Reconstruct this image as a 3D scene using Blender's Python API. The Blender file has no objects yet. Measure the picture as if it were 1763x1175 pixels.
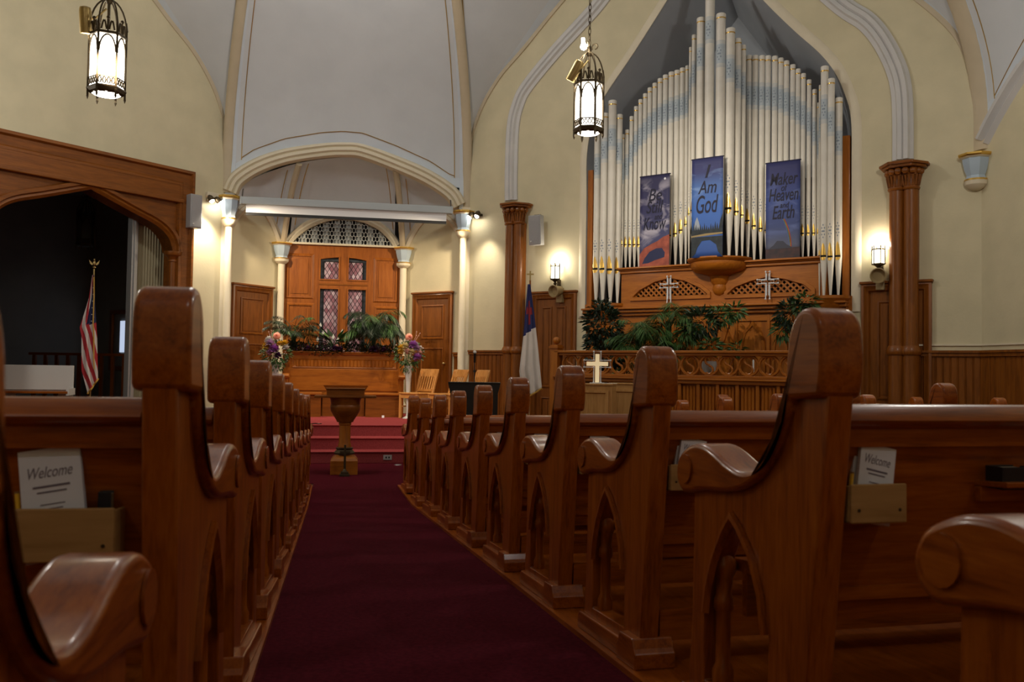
import bpy, bmesh, math, random
from math import sin, cos, tan, atan, atan2, pi, sqrt, radians, floor, asin, hypot
from mathutils import Vector, Matrix
from mathutils.geometry import tessellate_polygon

random.seed(7)
SC = bpy.context.scene
COL = SC.collection

# ------------------------------------------------------------------ camera, world, exposure
FPX, PCX, PCY = 1490.0, 881.5, 587.5
YAW, PITCH, ROLL, CAMZ = radians(10.2), atan(48.5 / 1490.0), radians(0.9), 1.35
_r = Vector((cos(YAW), -sin(YAW), 0)); _f = Vector((sin(YAW), cos(YAW), 0)); _u = Vector((0, 0, 1))
F2 = _f * cos(PITCH) + _u * sin(PITCH); U2 = _u * cos(PITCH) - _f * sin(PITCH)
R3 = _r * cos(ROLL) + U2 * sin(ROLL); U3 = U2 * cos(ROLL) - _r * sin(ROLL)
CAM = Vector((0, 0, CAMZ))
cd = bpy.data.cameras.new('camera'); cam = bpy.data.objects.new('camera', cd); COL.objects.link(cam)
cam.matrix_world = Matrix(((R3.x, U3.x, -F2.x, 0), (R3.y, U3.y, -F2.y, 0), (R3.z, U3.z, -F2.z, CAMZ), (0, 0, 0, 1)))
cd.sensor_width = 23.5; cd.lens = FPX / 1763.0 * 23.5
cd.clip_start = 0.02; cd.clip_end = 80
cd.dof.use_dof = True; cd.dof.focus_distance = 12.0; cd.dof.aperture_fstop = 4.5
SC.camera = cam
SC.view_settings.view_transform = 'Standard'; SC.view_settings.look = 'None'
SC.view_settings.exposure = 0.30; SC.view_settings.gamma = 1.0; SC.view_settings.use_curve_mapping = False
wd = bpy.data.worlds.new('world'); SC.world = wd; wd.use_nodes = True
wd.node_tree.nodes['Background'].inputs[0].default_value = (0.02, 0.02, 0.03, 1)
wd.node_tree.nodes['Background'].inputs[1].default_value = 0.3

LIGHTS = []
def lamp(name, kind, loc, power, color=(1, .82, .58), radius=.08, aim=None, spot=60, blend=.6):
    d = bpy.data.lights.new(name, kind); d.energy = power; d.color = color
    d.shadow_soft_size = radius
    o = bpy.data.objects.new(name, d); COL.objects.link(o); o.location = loc
    if kind == 'SPOT':
        d.spot_size = radians(spot); d.spot_blend = blend
    if aim is not None:
        o.rotation_euler = (Vector(aim) - Vector(loc)).to_track_quat('-Z', 'Y').to_euler()
    LIGHTS.append(o); return o

WARM = (1.0, .80, .55); SOFT = (1.0, .88, .70)
# fill lights added in mid-air over the hall, no fixtures, outside the view
for i, (x, y, z, p) in enumerate([(-4.9, 9.6, 4.4, 112), (5.2, 5.8, 5.0, 118), (-.2, 10.4, 7.0, 170), (-2.6, -.8, 5.6, 34), (2.8, -.8, 5.6, 38)]):
    lamp('hall_fill_light', 'POINT', (x, y, z), p, (1, .95, .87) if y > 0 else (1, .95, .92), .22)
# spot pairs on the two arch capitals and the spots fixed to the hanging lanterns
lamp('spot_light', 'SPOT', (-2.42, 14.86, 4.0), 130, SOFT, .035, (-2.60, 15.02, 2.2), 95, .9)
lamp('spot_light', 'SPOT', (-2.30, 14.80, 4.0), 190, WARM, .035, (.1, 16.2, 1.9), 92, .9)
lamp('spot_light', 'SPOT', (2.06, 14.80, 3.92), 60, SOFT, .035, (2.22, 15.05, 2.4), 75, 1.0)
lamp('spot_light', 'SPOT', (1.96, 14.72, 3.92), 210, WARM, .035, (-.4, 16.0, 1.7), 96, .9)
lamp('stage_fill_spot', 'SPOT', (-.2, 12.0, 7.1), 620, WARM, .06, (-.1, 14.2, .5), 46, .8)  # added fill spot above the view, no fixture, brightens stage and steps
lamp('spot_light', 'SPOT', (-2.3, 7.6, 4.1), 260, WARM, .05, (-.2, 14.9, 1.3), 30, .7)
lamp('spot_light', 'SPOT', (2.15, 8.95, 4.35), 240, WARM, .05, (.6, 14.0, .7), 36, .8)
lamp('spot_light', 'SPOT', (2.35, 8.9, 4.6), 300, SOFT, .05, (5.0, 12.3, 3.4), 62, 1.0)

# ------------------------------------------------------------------ materials
def lin(*c):
    out = []
    for v in c:
        v /= 255.0
        out.append(v / 12.92 if v <= .04045 else ((v + .055) / 1.055) ** 2.4)
    return tuple(out)
MATS = {}
def mat(name, color, rough=.6, metal=0.0, coat=0.0, emit=None, strength=0.0, spec=.5, trans=0.0, alpha=1.0):
    if name in MATS: return MATS[name]
    m = bpy.data.materials.new(name); m.use_nodes = True
    b = m.node_tree.nodes['Principled BSDF']
    b.inputs['Base Color'].default_value = (*color, 1); b.inputs['Roughness'].default_value = rough
    b.inputs['Metallic'].default_value = metal; b.inputs['Coat Weight'].default_value = coat
    b.inputs['Coat Roughness'].default_value = .12
    b.inputs['Specular IOR Level'].default_value = spec
    b.inputs['Transmission Weight'].default_value = trans; b.inputs['Alpha'].default_value = alpha
    if emit:
        b.inputs['Emission Color'].default_value = (*emit, 1); b.inputs['Emission Strength'].default_value = strength
    MATS[name] = m; return m
def nd(t, kind, **kw):
    n = t.nodes.new(kind)
    for k, v in kw.items(): setattr(n, k, v)
    return n
def ramp(t, stops):
    n = t.nodes.new('ShaderNodeValToRGB'); e = n.color_ramp.elements
    while len(e) < len(stops): e.new(.5)
    for i, (p, c) in enumerate(stops):
        e[i].position = p; e[i].color = (*c, 1)
    return n
def wood(name, dark, mid, light, axis='z', scale=6.0, rough=.32, coat=.35, bump=.08):
    if name in MATS: return MATS[name]
    m = mat(name, mid, rough, 0, coat, spec=.32); t = m.node_tree; L = t.links.new
    b = t.nodes['Principled BSDF']
    tc = nd(t, 'ShaderNodeTexCoord'); mp = nd(t, 'ShaderNodeMapping')
    oi = nd(t, 'ShaderNodeObjectInfo'); mul = nd(t, 'ShaderNodeMath', operation='MULTIPLY'); mul.inputs[1].default_value = 37.0
    L(oi.outputs['Random'], mul.inputs[0])
    add = nd(t, 'ShaderNodeVectorMath', operation='ADD')
    L(tc.outputs['Object'], add.inputs[0]); L(mul.outputs[0], add.inputs[1])
    s = {'x': (.09, 1, 1), 'y': (1, .09, 1), 'z': (1, 1, .09)}[axis]
    mp.inputs['Scale'].default_value = [v * scale for v in s]
    L(add.outputs[0], mp.inputs[0])
    n1 = nd(t, 'ShaderNodeTexNoise'); n1.inputs['Scale'].default_value = 2.2; n1.inputs['Detail'].default_value = 5; n1.inputs['Distortion'].default_value = 1.4
    n2 = nd(t, 'ShaderNodeTexNoise'); n2.inputs['Scale'].default_value = 16; n2.inputs['Detail'].default_value = 3
    L(mp.outputs[0], n1.inputs[0]); L(mp.outputs[0], n2.inputs[0])
    mx = nd(t, 'ShaderNodeMath', operation='MULTIPLY_ADD'); mx.inputs[1].default_value = .38
    L(n2.outputs[0], mx.inputs[0])
    sc = nd(t, 'ShaderNodeMath', operation='MULTIPLY'); sc.inputs[1].default_value = .62
    L(n1.outputs[0], sc.inputs[0]); L(sc.outputs[0], mx.inputs[2])
    r = ramp(t, [(.30, dark), (.5, mid), (.72, light)]); L(mx.outputs[0], r.inputs[0]); L(r.outputs[0], b.inputs['Base Color'])
    bp = nd(t, 'ShaderNodeBump'); bp.inputs['Strength'].default_value = bump; bp.inputs['Distance'].default_value = .01
    L(mx.outputs[0], bp.inputs['Height']); L(bp.outputs[0], b.inputs['Normal'])
    return m
def noisy(name, c1, c2, scale=8, rough=.8, bump=.1, detail=4, dist=.01, coat=0, spec=.5):
    if name in MATS: return MATS[name]
    m = mat(name, c1, rough, 0, coat, spec=spec); t = m.node_tree; L = t.links.new; b = t.nodes['Principled BSDF']
    tc = nd(t, 'ShaderNodeTexCoord'); n = nd(t, 'ShaderNodeTexNoise'); n.inputs['Scale'].default_value = scale; n.inputs['Detail'].default_value = detail
    L(tc.outputs['Object'], n.inputs[0])
    r = ramp(t, [(.35, c1), (.65, c2)]); L(n.outputs[0], r.inputs[0]); L(r.outputs[0], b.inputs['Base Color'])
    n2 = nd(t, 'ShaderNodeTexNoise'); n2.inputs['Scale'].default_value = scale * 12; n2.inputs['Detail'].default_value = 2
    L(tc.outputs['Object'], n2.inputs[0])
    bp = nd(t, 'ShaderNodeBump'); bp.inputs['Strength'].default_value = bump; bp.inputs['Distance'].default_value = dist
    L(n2.outputs[0], bp.inputs['Height']); L(bp.outputs[0], b.inputs['Normal'])
    return m

OAK = {a: wood('oak_' + a, (.15, .029, .0016), (.31, .072, .0036), (.43, .12, .009), a, 9, .30, .32) for a in 'xyz'}
CASE = {a: wood('case_oak_' + a, (.21, .058, .0045), (.36, .11, .008), (.45, .15, .014), a, 5, .42, .12) for a in 'xyz'}
PANEL = {a: wood('panel_oak_' + a, (.17, .044, .0045), (.285, .082, .009), (.35, .11, .014), a, 4, .45, .10) for a in 'xyz'}
DOORW = {a: wood('door_oak_' + a, (.12, .034, .0028), (.21, .062, .005), (.28, .09, .010), a, 5, .42, .12) for a in 'xyz'}
CHAIRW = wood('chair_oak', (.42, .18, .045), (.58, .27, .075), (.68, .35, .11), 'z', 6, .3, .4)
LIGHTW = wood('light_oak', (.34, .17, .05), (.46, .25, .085), (.54, .31, .12), 'z', 6, .4, .2)
RACKW = wood('rack_wood', (.30, .16, .05), (.42, .24, .085), (.50, .30, .12), 'x', 5, .6, 0)
FLOORW = wood('floor_boards', (.07, .028, .009), (.13, .055, .018), (.19, .085, .03), 'x', 5, .5, .1)
CREAM = noisy('cream_plaster', (.59, .53, .355), (.65, .58, .39), 2.5, .75, .12)
CREAMT = noisy('cream_trim', (.68, .61, .46), (.73, .655, .50), 3, .6, .05)
GREY = noisy('vault_paint', (.57, .60, .635), (.61, .64, .675), 1.6, .8, .12)
BLUEB = noisy('vault_border_paint', (.58, .645, .72), (.62, .68, .75), 3, .8, .1)
TANB = noisy('rib_paint', (.52, .44, .31), (.57, .48, .34), 3, .75, .08)
RIBW = noisy('arch_paint', (.56, .555, .55), (.61, .60, .59), 3, .7, .06)
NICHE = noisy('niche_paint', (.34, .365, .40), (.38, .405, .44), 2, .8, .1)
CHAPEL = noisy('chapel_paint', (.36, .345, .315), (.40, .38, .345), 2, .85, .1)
CAPB = mat('capital_blue', (.42, .52, .62), .6)
GOLD = mat('gilding', (.75, .48, .12), .3, .9)
GOLDL = mat('gold_line', (.50, .34, .11), .35, .7)
BRASS = mat('brass', (.52, .38, .16), .35, .9)
DBRASS = mat('aged_brass', (.085, .062, .034), .5, .7)
CARPET = noisy('red_carpet', (.062, .0035, .009), (.095, .0065, .014), 60, .95, .5, 3, .004, spec=.05)
STEPC = noisy('stage_carpet', (.25, .042, .046), (.32, .056, .060), 60, .95, .4, 3, .004, spec=.05)
BLACK = mat('black_plastic', (.008, .008, .009), .4)
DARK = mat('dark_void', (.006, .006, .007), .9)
WHITE = mat('white_paint', (.72, .70, .66), .5)
PAPER = mat('white_card', (.74, .74, .82), .7)
INK = mat('print_ink', (.16, .13, .17), .8)
SPK = mat('speaker_grey', (.36, .36, .37), .5)
GLASSL = mat('lantern_glass', (.9, .85, .75), .4, emit=(1.0, .93, .80), strength=7.0)
GLASSS = mat('sconce_glass', (.9, .85, .75), .4, emit=(1.0, .90, .68), strength=5.5)
BULB = mat('bulb_glass', (1, .95, .85), .3, emit=(1.0, .93, .80), strength=60.0)
LEAF = [noisy('leaf_dark', (.008, .022, .010), (.018, .040, .016), 30, .5, 0), noisy('leaf_mid', (.030, .085, .018), (.065, .145, .035), 30, .5, 0), noisy('leaf_bright', (.05, .12, .025), (.09, .19, .045), 30, .5, 0)]

# ------------------------------------------------------------------ mesh building
class MB:
    def __init__(s): s.v = []; s.f = []; s.m = []
    def add(s, vs, fs, mi=0):
        o = len(s.v); s.v += [tuple(v) for v in vs]
        for q in fs: s.f.append(tuple(i + o for i in q)); s.m.append(mi)
        return s
    def box(s, x0, x1, y0, y1, z0, z1, mi=0, M=None):
        vs = [(x, y, z) for z in (z0, z1) for y in (y0, y1) for x in (x0, x1)]
        if M: vs = [M @ Vector(v) for v in vs]
        return s.add(vs, [(0, 2, 3, 1), (4, 5, 7, 6), (0, 1, 5, 4), (2, 6, 7, 3), (0, 4, 6, 2), (1, 3, 7, 5)], mi)
    def bar(s, p, q, w, h=None, mi=0, up=(0, 0, 1)):
        p = Vector(p); q = Vector(q); d = (q - p); L = d.length
        if L < 1e-6: return s
        d /= L; up = Vector(up)
        if abs(d.dot(up)) > .98: up = Vector((0, 1, 0))
        a = d.cross(up).normalized(); b = a.cross(d)
        h = h or w
        vs = [c + a * (w / 2 * i) + b * (h / 2 * j) for c in (p, q) for i, j in ((-1, -1), (1, -1), (1, 1), (-1, 1))]
        return s.add(vs, [(3, 2, 1, 0), (4, 5, 6, 7)] + [(i, (i + 1) % 4, 4 + (i + 1) % 4, 4 + i) for i in range(4)], mi)
    def prism(s, outer, a0, a1, axis='y', holes=(), mi=0, side=None):
        def P(p, a):
            return {'y': (p[0], a, p[1]), 'x': (a, p[0], p[1]), 'z': (p[0], p[1], a)}[axis]
        loops = [list(outer)] + [list(h) for h in holes]
        flat = [p for l in loops for p in l]; n = len(flat)
        vs = [P(p, a0) for p in flat] + [P(p, a1) for p in flat]
        if holes:
            tri = tessellate_polygon([[Vector((p[0], p[1], 0)) for p in l] for l in loops])
            fs = [tuple(t) for t in tri] + [tuple(i + n for i in reversed(t)) for t in tri]
        else:
            fs = [tuple(range(n)), tuple(range(2 * n - 1, n - 1, -1))]
        o = len(s.f)
        s.add(vs, fs, mi)
        base = len(s.v) - 2 * n; k = 0
        for l in loops:
            c = len(l)
            for i in range(c):
                j = (i + 1) % c
                s.f.append((base + k + i, base + k + j, base + n + k + j, base + n + k + i)); s.m.append(mi if side is None else side)
            k += c
        return s
    def lathe(s, prof, c=(0, 0, 0), n=16, mi=0, M=None, a0=0, a1=2 * pi, mis=None, rot=0):
        full = abs(a1 - a0 - 2 * pi) < 1e-6; cnt = n if full else n + 1
        vs = []
        for r, z in prof:
            for i in range(cnt):
                a = a0 + (a1 - a0) * i / n + rot
                p = Vector((r * cos(a), r * sin(a), z))
                if M: p = M @ p
                vs.append((p[0] + c[0], p[1] + c[1], p[2] + c[2]))
        fs = []; ms = []
        for k in range(len(prof) - 1):
            for i in range(n):
                j = (i + 1) % cnt
                fs.append((k * cnt + i, k * cnt + j, (k + 1) * cnt + j, (k + 1) * cnt + i)); ms.append(mis[k] if mis else mi)
        if full:
            if prof[0][0] > 1e-5: fs.append(tuple(range(cnt - 1, -1, -1))); ms.append(mis[0] if mis else mi)
            if prof[-1][0] > 1e-5: fs.append(tuple((len(prof) - 1) * cnt + i for i in range(cnt))); ms.append(mis[-1] if mis else mi)
        o = len(s.v); s.v += vs
        for q, m in zip(fs, ms): s.f.append(tuple(i + o for i in q)); s.m.append(m)
        return s
    def tube(s, pts, r=.01, n=8, closed=False, mi=0):
        pts = [Vector(p) for p in pts]; N = len(pts); vs = []; prev = None
        for i, p in enumerate(pts):
            a = pts[(i - 1) % N] if (closed or i > 0) else p; b = pts[(i + 1) % N] if (closed or i < N - 1) else p
            d = (b - a).normalized() if (b - a).length > 1e-9 else Vector((0, 0, 1))
            if prev is None:
                up = Vector((0, 0, 1)) if abs(d.z) < .9 else Vector((0, 1, 0)); u = d.cross(up).normalized()
            else:
                u = (prev - d * prev.dot(d)); u = u.normalized() if u.length > 1e-6 else d.orthogonal().normalized()
            prev = u; w = d.cross(u); rr = r[i] if isinstance(r, (list, tuple)) else r
            for k in range(n):
                t = 2 * pi * k / n; vs.append(p + u * (rr * cos(t)) + w * (rr * sin(t)))
        fs = [(i * n + k, i * n + (k + 1) % n, ((i + 1) % N) * n + (k + 1) % n, ((i + 1) % N) * n + k) for i in range(N if closed else N - 1) for k in range(n)]
        if not closed: fs += [tuple(range(n - 1, -1, -1)), tuple((N - 1) * n + k for k in range(n))]
        return s.add(vs, fs, mi)
    def sphere(s, c, r, n=10, sc=(1, 1, 1), mi=0):
        h = max(4, n // 2 + 1); o = len(s.v)
        prof = [(r * sin(pi * i / h), -r * cos(pi * i / h)) for i in range(h + 1)]
        prof[0] = (1e-4, -r); prof[-1] = (1e-4, r)
        s.lathe(prof, (0, 0, 0), n, mi)
        for i in range(o, len(s.v)):
            x, y, z = s.v[i]; s.v[i] = (c[0] + x * sc[0], c[1] + y * sc[1], c[2] + z * sc[2])
        return s
    def sweep(s, path, prof, closed=False, mi=0, mis=None, axis='y'):
        """path in the plane (x,z); prof = list of (across, out) ; out is along y"""
        N = len(path); vs = []; K = len(prof)
        for i, p in enumerate(path):
            a = path[(i - 1) % N] if (closed or i > 0) else p; b = path[(i + 1) % N] if (closed or i < N - 1) else p
            d1 = (p[0] - a[0], p[1] - a[1]); d2 = (b[0] - p[0], b[1] - p[1]); l1 = hypot(*d1); l2 = hypot(*d2)
            if l1 < 1e-9: d1, l1 = d2, l2
            if l2 < 1e-9: d2, l2 = d1, l1
            l1 = l1 or 1; l2 = l2 or 1
            n1 = (-d1[1] / l1, d1[0] / l1); n2 = (-d2[1] / l2, d2[0] / l2); k = 1 / max(.35, 1 + n1[0] * n2[0] + n1[1] * n2[1])
            nx, nz = (n1[0] + n2[0]) * k, (n1[1] + n2[1]) * k
            for o, y in prof: vs.append((p[0] + nx * o, y, p[1] + nz * o))
        o0 = len(s.v); s.v += vs
        for i in range(N if closed else N - 1):
            for k in range(K - 1):
                j = (i + 1) % N
                s.f.append(tuple(o0 + q for q in (i * K + k, i * K + k + 1, j * K + k + 1, j * K + k))); s.m.append(mis[k] if mis else mi)
        if not closed:
            s.f.append(tuple(o0 + k for k in range(K))); s.m.append(mi)
            s.f.append(tuple(o0 + (N - 1) * K + k for k in range(K - 1, -1, -1))); s.m.append(mi)
        return s
    def grid(s, fn, nu, nv, mi=0, mf=None):
        vs = [fn(i / nu, j / nv) for j in range(nv + 1) for i in range(nu + 1)]
        o = len(s.v); s.v += [tuple(v) for v in vs]
        for j in range(nv):
            for i in range(nu):
                a = o + j * (nu + 1) + i
                s.f.append((a, a + 1, a + nu + 2, a + nu + 1)); s.m.append(mf((i + .5) / nu, (j + .5) / nv) if mf else mi)
        return s
    def xf(s, M):
        s.v = [tuple(M @ Vector(v)) for v in s.v]; return s
    def build(s, name, mats, parent=None, loc=None, rz=0, smooth=35, bevel=0, seg=2, solid=0, norm=True):
        me = bpy.data.meshes.new(name); me.from_pydata(s.v, [], s.f)
        if not isinstance(mats, (list, tuple)): mats = [mats]
        for m in mats: me.materials.append(m)
        me.polygons.foreach_set('material_index', s.m)
        if norm:
            bm = bmesh.new(); bm.from_mesh(me); bmesh.ops.recalc_face_normals(bm, faces=bm.faces); bm.to_mesh(me); bm.free()
        if smooth:
            me.polygons.foreach_set('use_smooth', [True] * len(me.polygons)); me.set_sharp_from_angle(angle=radians(smooth))
        me.update()
        o = bpy.data.objects.new(name, me); COL.objects.link(o)
        if parent: o.parent = parent
        if loc is not None: o.location = loc
        if rz: o.rotation_euler = (0, 0, rz)
        if solid:
            md = o.modifiers.new('solid', 'SOLIDIFY'); md.thickness = solid; md.offset = 0
        if bevel:
            md = o.modifiers.new('bevel', 'BEVEL'); md.width = bevel; md.segments = seg; md.limit_method = 'ANGLE'; md.angle_limit = radians(40); md.use_clamp_overlap = True
        return o

def tag(o, label=None, cat=None, group=None, kind=None):
    if label: o['label'] = label
    if cat: o['category'] = cat
    if group: o['group'] = group
    if kind: o['kind'] = kind
    return o
def thing(name, label, cat, loc=(0, 0, 0), rz=0, group=None):
    o = bpy.data.objects.new(name, None); COL.objects.link(o); o.empty_display_size = .1
    o.location = loc; o.rotation_euler = (0, 0, rz)
    return tag(o, label, cat, group)
def dup(o, loc=None, rz=None, label=None, parent=None):
    c = o.copy(); COL.objects.link(c)
    if parent: c.parent = parent
    if loc is not None: c.location = loc
    if rz is not None: c.rotation_euler = (0, 0, rz)
    if label: c['label'] = label
    for ch in KIDS.get(o.name, [k for k in o.children]): dup(ch, parent=c)
    return c
KIDS = {}
def struct(o): o['kind'] = 'structure'; return o

class Fr:
    """a wall's own frame: x along it to the viewer's right, y into it, z up"""
    def __init__(s, ox, oy, deg):
        s.o = Vector((ox, oy, 0)); s.rz = radians(deg)
        s.M = Matrix.Translation(s.o) @ Matrix.Rotation(s.rz, 4, 'Z'); s.n = Vector((-sin(s.rz), cos(s.rz), 0)); s.t = Vector((cos(s.rz), sin(s.rz), 0))
    def W(s, x, y, z): return s.M @ Vector((x, y, z))
    def px(s, X, Y, off=0.0):
        d = F2 + R3 * ((X - PCX) / FPX) - U3 * ((Y - PCY) / FPX)
        p0 = s.o + s.n * off; k = (p0 - CAM).dot(s.n) / d.dot(s.n); p = CAM + d * k
        return ((p - s.o).dot(s.t), p.z)
    def pts(s, lst, off=0.0): return [s.px(X, Y, off) for X, Y in lst]
    def put(s, mb, name, mats, **kw): return mb.build(name, mats, loc=s.o, rz=s.rz, **kw)
    def thing(s, name, label, cat, x, y, z, group=None): return thing(name, label, cat, s.W(x, y, z), s.rz, group)

def smooth_path(pts, n=6):
    out = []; P = [pts[0]] + list(pts) + [pts[-1]]
    for i in range(1, len(P) - 2):
        for k in range(n):
            t = k / n; a, b, c, d = P[i - 1], P[i], P[i + 1], P[i + 2]
            out.append(tuple(.5 * (2 * b[q] + (c[q] - a[q]) * t + (2 * a[q] - 5 * b[q] + 4 * c[q] - d[q]) * t * t + (-a[q] + 3 * b[q] - 3 * c[q] + d[q]) * t ** 3) for q in range(len(b))))
    out.append(tuple(pts[-1])); return out

Y0 = 15.4; LX, RX = -2.247, 1.906
RP = Fr(0, Y0, 0); DR = Fr(RX, Y0, -45); DL = Fr(LX, Y0, 45)
RRX, RRY = 7.70, 9.606
WR = Fr(RRX, RRY, -90)
IX0, IX1, IY = -1.41, .87, 16.4
AB = Fr(0, IY, 0)
AL = Fr(LX, Y0, math.degrees(atan2(IY - Y0, IX0 - LX))); AR = Fr(IX1, IY, math.degrees(atan2(Y0 - IY, RX - IX1)))
ALW = hypot(IY - Y0, IX0 - LX); ARW = hypot(Y0 - IY, RX - IX1)
C0 = (-.17, 7.4)
def floor_z(y): return max(0.0, .56 - .0655 * y)
STG = .5

# ------------------------------------------------------------------ floor
fb = MB(); fb.add([(-8.1, -4, floor_z(-4) - .004), (7.75, -4, floor_z(-4) - .004), (7.75, 8.55, -.004), (-8.1, 8.55, -.004), (7.75, 16.6, -.004), (-8.1, 16.6, -.004)], [(0, 1, 2, 3), (3, 2, 4, 5)])
struct(fb.build('floor', FLOORW, smooth=0))
def XR(y): return 1.027 - .051 * y
def XL(y): return -.258 - .022 * y
cb = MB()
ys = [-1.2, 1, 3, 5, 7, 8.55]
for a, b in zip(ys, ys[1:]):
    cb.add([(XL(a), a, floor_z(a) + .003), (XR(a), a, floor_z(a) + .003), (XR(b), b, floor_z(b) + .003), (XL(b), b, floor_z(b) + .003)], [(0, 1, 2, 3)])
cb.add([(XL(8.55), 8.55, .003), (XR(8.55), 8.55, .003), (XR(8.55), 10.2, .003), (XL(8.55), 10.2, .003)], [(0, 1, 2, 3)])
cb.add([(-5.2, 10.2, .003), (4.2, 10.2, .003), (4.2, 13.3, .003), (-4.2, 13.3, .003)], [(0, 1, 2, 3)])
struct(cb.build('floor_carpet', CARPET, smooth=0))
# raised boards the pews stand on
for nm, f, s in (('left', XL, -1), ('right', XR, 1)):
    pb = MB()
    for a, b in zip([-.6, 1.5, 3.5, 5.5, 7.5, 8.5], [1.5, 3.5, 5.5, 7.5, 8.5, 9.9]):
        za, zb = floor_z(a), floor_z(b)
        xa, xb = f(a) - s * .03, f(b) - s * .03; w = 3.4 * s
        vs = [(xa, a, za - .003), (xa + w, a, za - .003), (xb + w, b, zb - .003), (xb, b, zb - .003), (xa, a, za + .022), (xa + w, a, za + .022), (xb + w, b, zb + .022), (xb, b, zb + .022)]
        pb.add(vs, [(0, 1, 2, 3), (4, 7, 6, 5), (0, 4, 5, 1), (1, 5, 6, 2), (2, 6, 7, 3), (3, 7, 4, 0)])
    struct(pb.build('floor_' + nm, OAK['y'], smooth=0))
# stage with three carpeted steps
st = MB(); sy = [12.30, 12.58, 12.86]
prof = [(sy[0], .003), (sy[0], .15), (sy[0] - .02, .155), (sy[0] - .02, .167), (sy[1], .170), (sy[1], .317), (sy[1] - .02, .322), (sy[1] - .02, .334), (sy[2], .337), (sy[2], .483), (sy[2] - .02, .488), (sy[2] - .02, .5), (15.2, .5), (15.2, .003)]
st.prism(prof, -2.2, 1.75, 'x'); st.prism([(-2.1, 15.2), (1.75, 15.2), (.78, 16.25), (-1.30, 16.25)], .003, .4995, 'z')
stage = tag(st.build('stage_platform', STEPC, smooth=0, bevel=.008), 'red carpeted stage platform with three steps at the aisle end', 'stage')

# ------------------------------------------------------------------ vault, ribs and walls
def rib_pt(corner, ph):
    u = 1 - cos(ph); return Vector((corner[0] + (C0[0] - corner[0]) * u, corner[1] + (C0[1] - corner[1]) * u, 4.6 + 4.4 * sin(ph)))
LC, RC, RRC, LLC = (LX, Y0), (RX, Y0), (RRX, RRY), (-8.04, RRY)
R4C, L4C = (RRX, 5.45), (-8.04, 5.45)
# wall arches on the two diagonal walls (x along the wall, z)
wall_arch = smooth_path([(0.0, 5.0), (.05, 5.45), (.13, 5.70), (.34, 6.10), (.70, 6.53), (1.18, 6.91), (1.9, 7.52), (2.8, 8.2), (4.1, 9.05), (5.4, 8.2), (6.3, 7.42), (7.0, 6.80), (7.42, 6.36), (7.72, 6.02), (7.93, 5.72), (8.06, 5.40), (8.13, 5.05), (8.2, 4.55)], 5)
def arch_at(path, t):
    L = [0]
    for a, b in zip(path, path[1:]): L.append(L[-1] + hypot(b[0] - a[0], b[1] - a[1]))
    d = t * L[-1]
    for i in range(len(path) - 1):
        if L[i + 1] >= d:
            k = (d - L[i]) / ((L[i + 1] - L[i]) or 1); return tuple(path[i][q] + (path[i + 1][q] - path[i][q]) * k for q in (0, 1))
    return path[-1]
apex_i = max(range(len(wall_arch)), key=lambda i: wall_arch[i][1])
half_a, half_b = wall_arch[:apex_i + 1], list(reversed(wall_arch[apex_i:]))
def diag_web(name, fr, cornA, cornB, flip):
    mb = MB()
    for half, corner in ((half_a, cornA), (half_b, cornB)):
        def fn(s, t):
            x, z = arch_at(half, t)
            p = fr.W(-x if flip else x, -.01, z)
            ph = t * pi / 2
            ph0 = asin(min(1, max(0, (z - 4.6) / 4.4))) if t < .02 else ph
            q = rib_pt(corner, ph)
            return p.lerp(q, s)
        mb.grid(fn, 12, 40, mf=lambda s, t: 1 if (s < .10 or s > .93) else 0)
    return struct(mb.build(name, [GREY, BLUEB], smooth=60, norm=False))
diag_web('ceiling_vault_right', DR, RC, RRC, False)
diag_web('ceiling_vault_left', DL, LC, LLC, True)
# bays above the segmental arches
arch_out = RP.pts([(385, 326), (399, 301), (437, 276), (489, 258), (553, 248), (590, 246), (625, 249), (683, 270), (741, 296), (784, 325), (800, 350)])
arch_in = RP.pts([(407, 325), (419, 314), (466, 293), (524, 277), (596, 269), (639, 275), (697, 296), (755, 328), (778, 352)])
def interp(path, x):
    if x <= path[0][0]: return path[0][1]
    for a, b in zip(path, path[1:]):
        if a[0] <= x <= b[0]: return a[1] + (b[1] - a[1]) * (x - a[0]) / ((b[0] - a[0]) or 1)
    return path[-1][1]
def bay_web(name, ca, cb_, zfun):
    mb = MB()
    def fn(s, t):
        z0 = zfun(s); p0 = asin(max(0, min(1, (z0 - 4.6) / 4.4)))
        ph = p0 + (pi / 2 - p0) * t
        return rib_pt(ca, ph).lerp(rib_pt(cb_, ph), s)
    mb.grid(fn, 30, 40, mf=lambda s, t: 1 if (s < .05 or s > .95 or t < .026) else 0)
    o = struct(mb.build(name, [GREY, BLUEB], smooth=60, norm=False))
    g = MB()                                                # gold pin lines
    for s in (.056, .944): g.tube([Vector(fn(s, t / 40)) + Vector((0, -.004, -.004)) for t in range(1, 34)], .0075, 5)
    g.tube([Vector(fn(s / 40 * .888 + .056, .030)) + Vector((0, -.006, -.002)) for s in range(41)], .0075, 5)
    struct(g.build('trim_gold_line', GOLDL)); return o
bay_web('ceiling_vault_front', LC, RC, lambda s: interp(arch_out, LX + (RX - LX) * s) - .02)
def side_arch(s): return 4.35 + 1.15 * (1 - abs(2 * s - 1) ** 2.2)
bay_web('ceiling_vault_side', RRC, R4C, side_arch)
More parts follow.
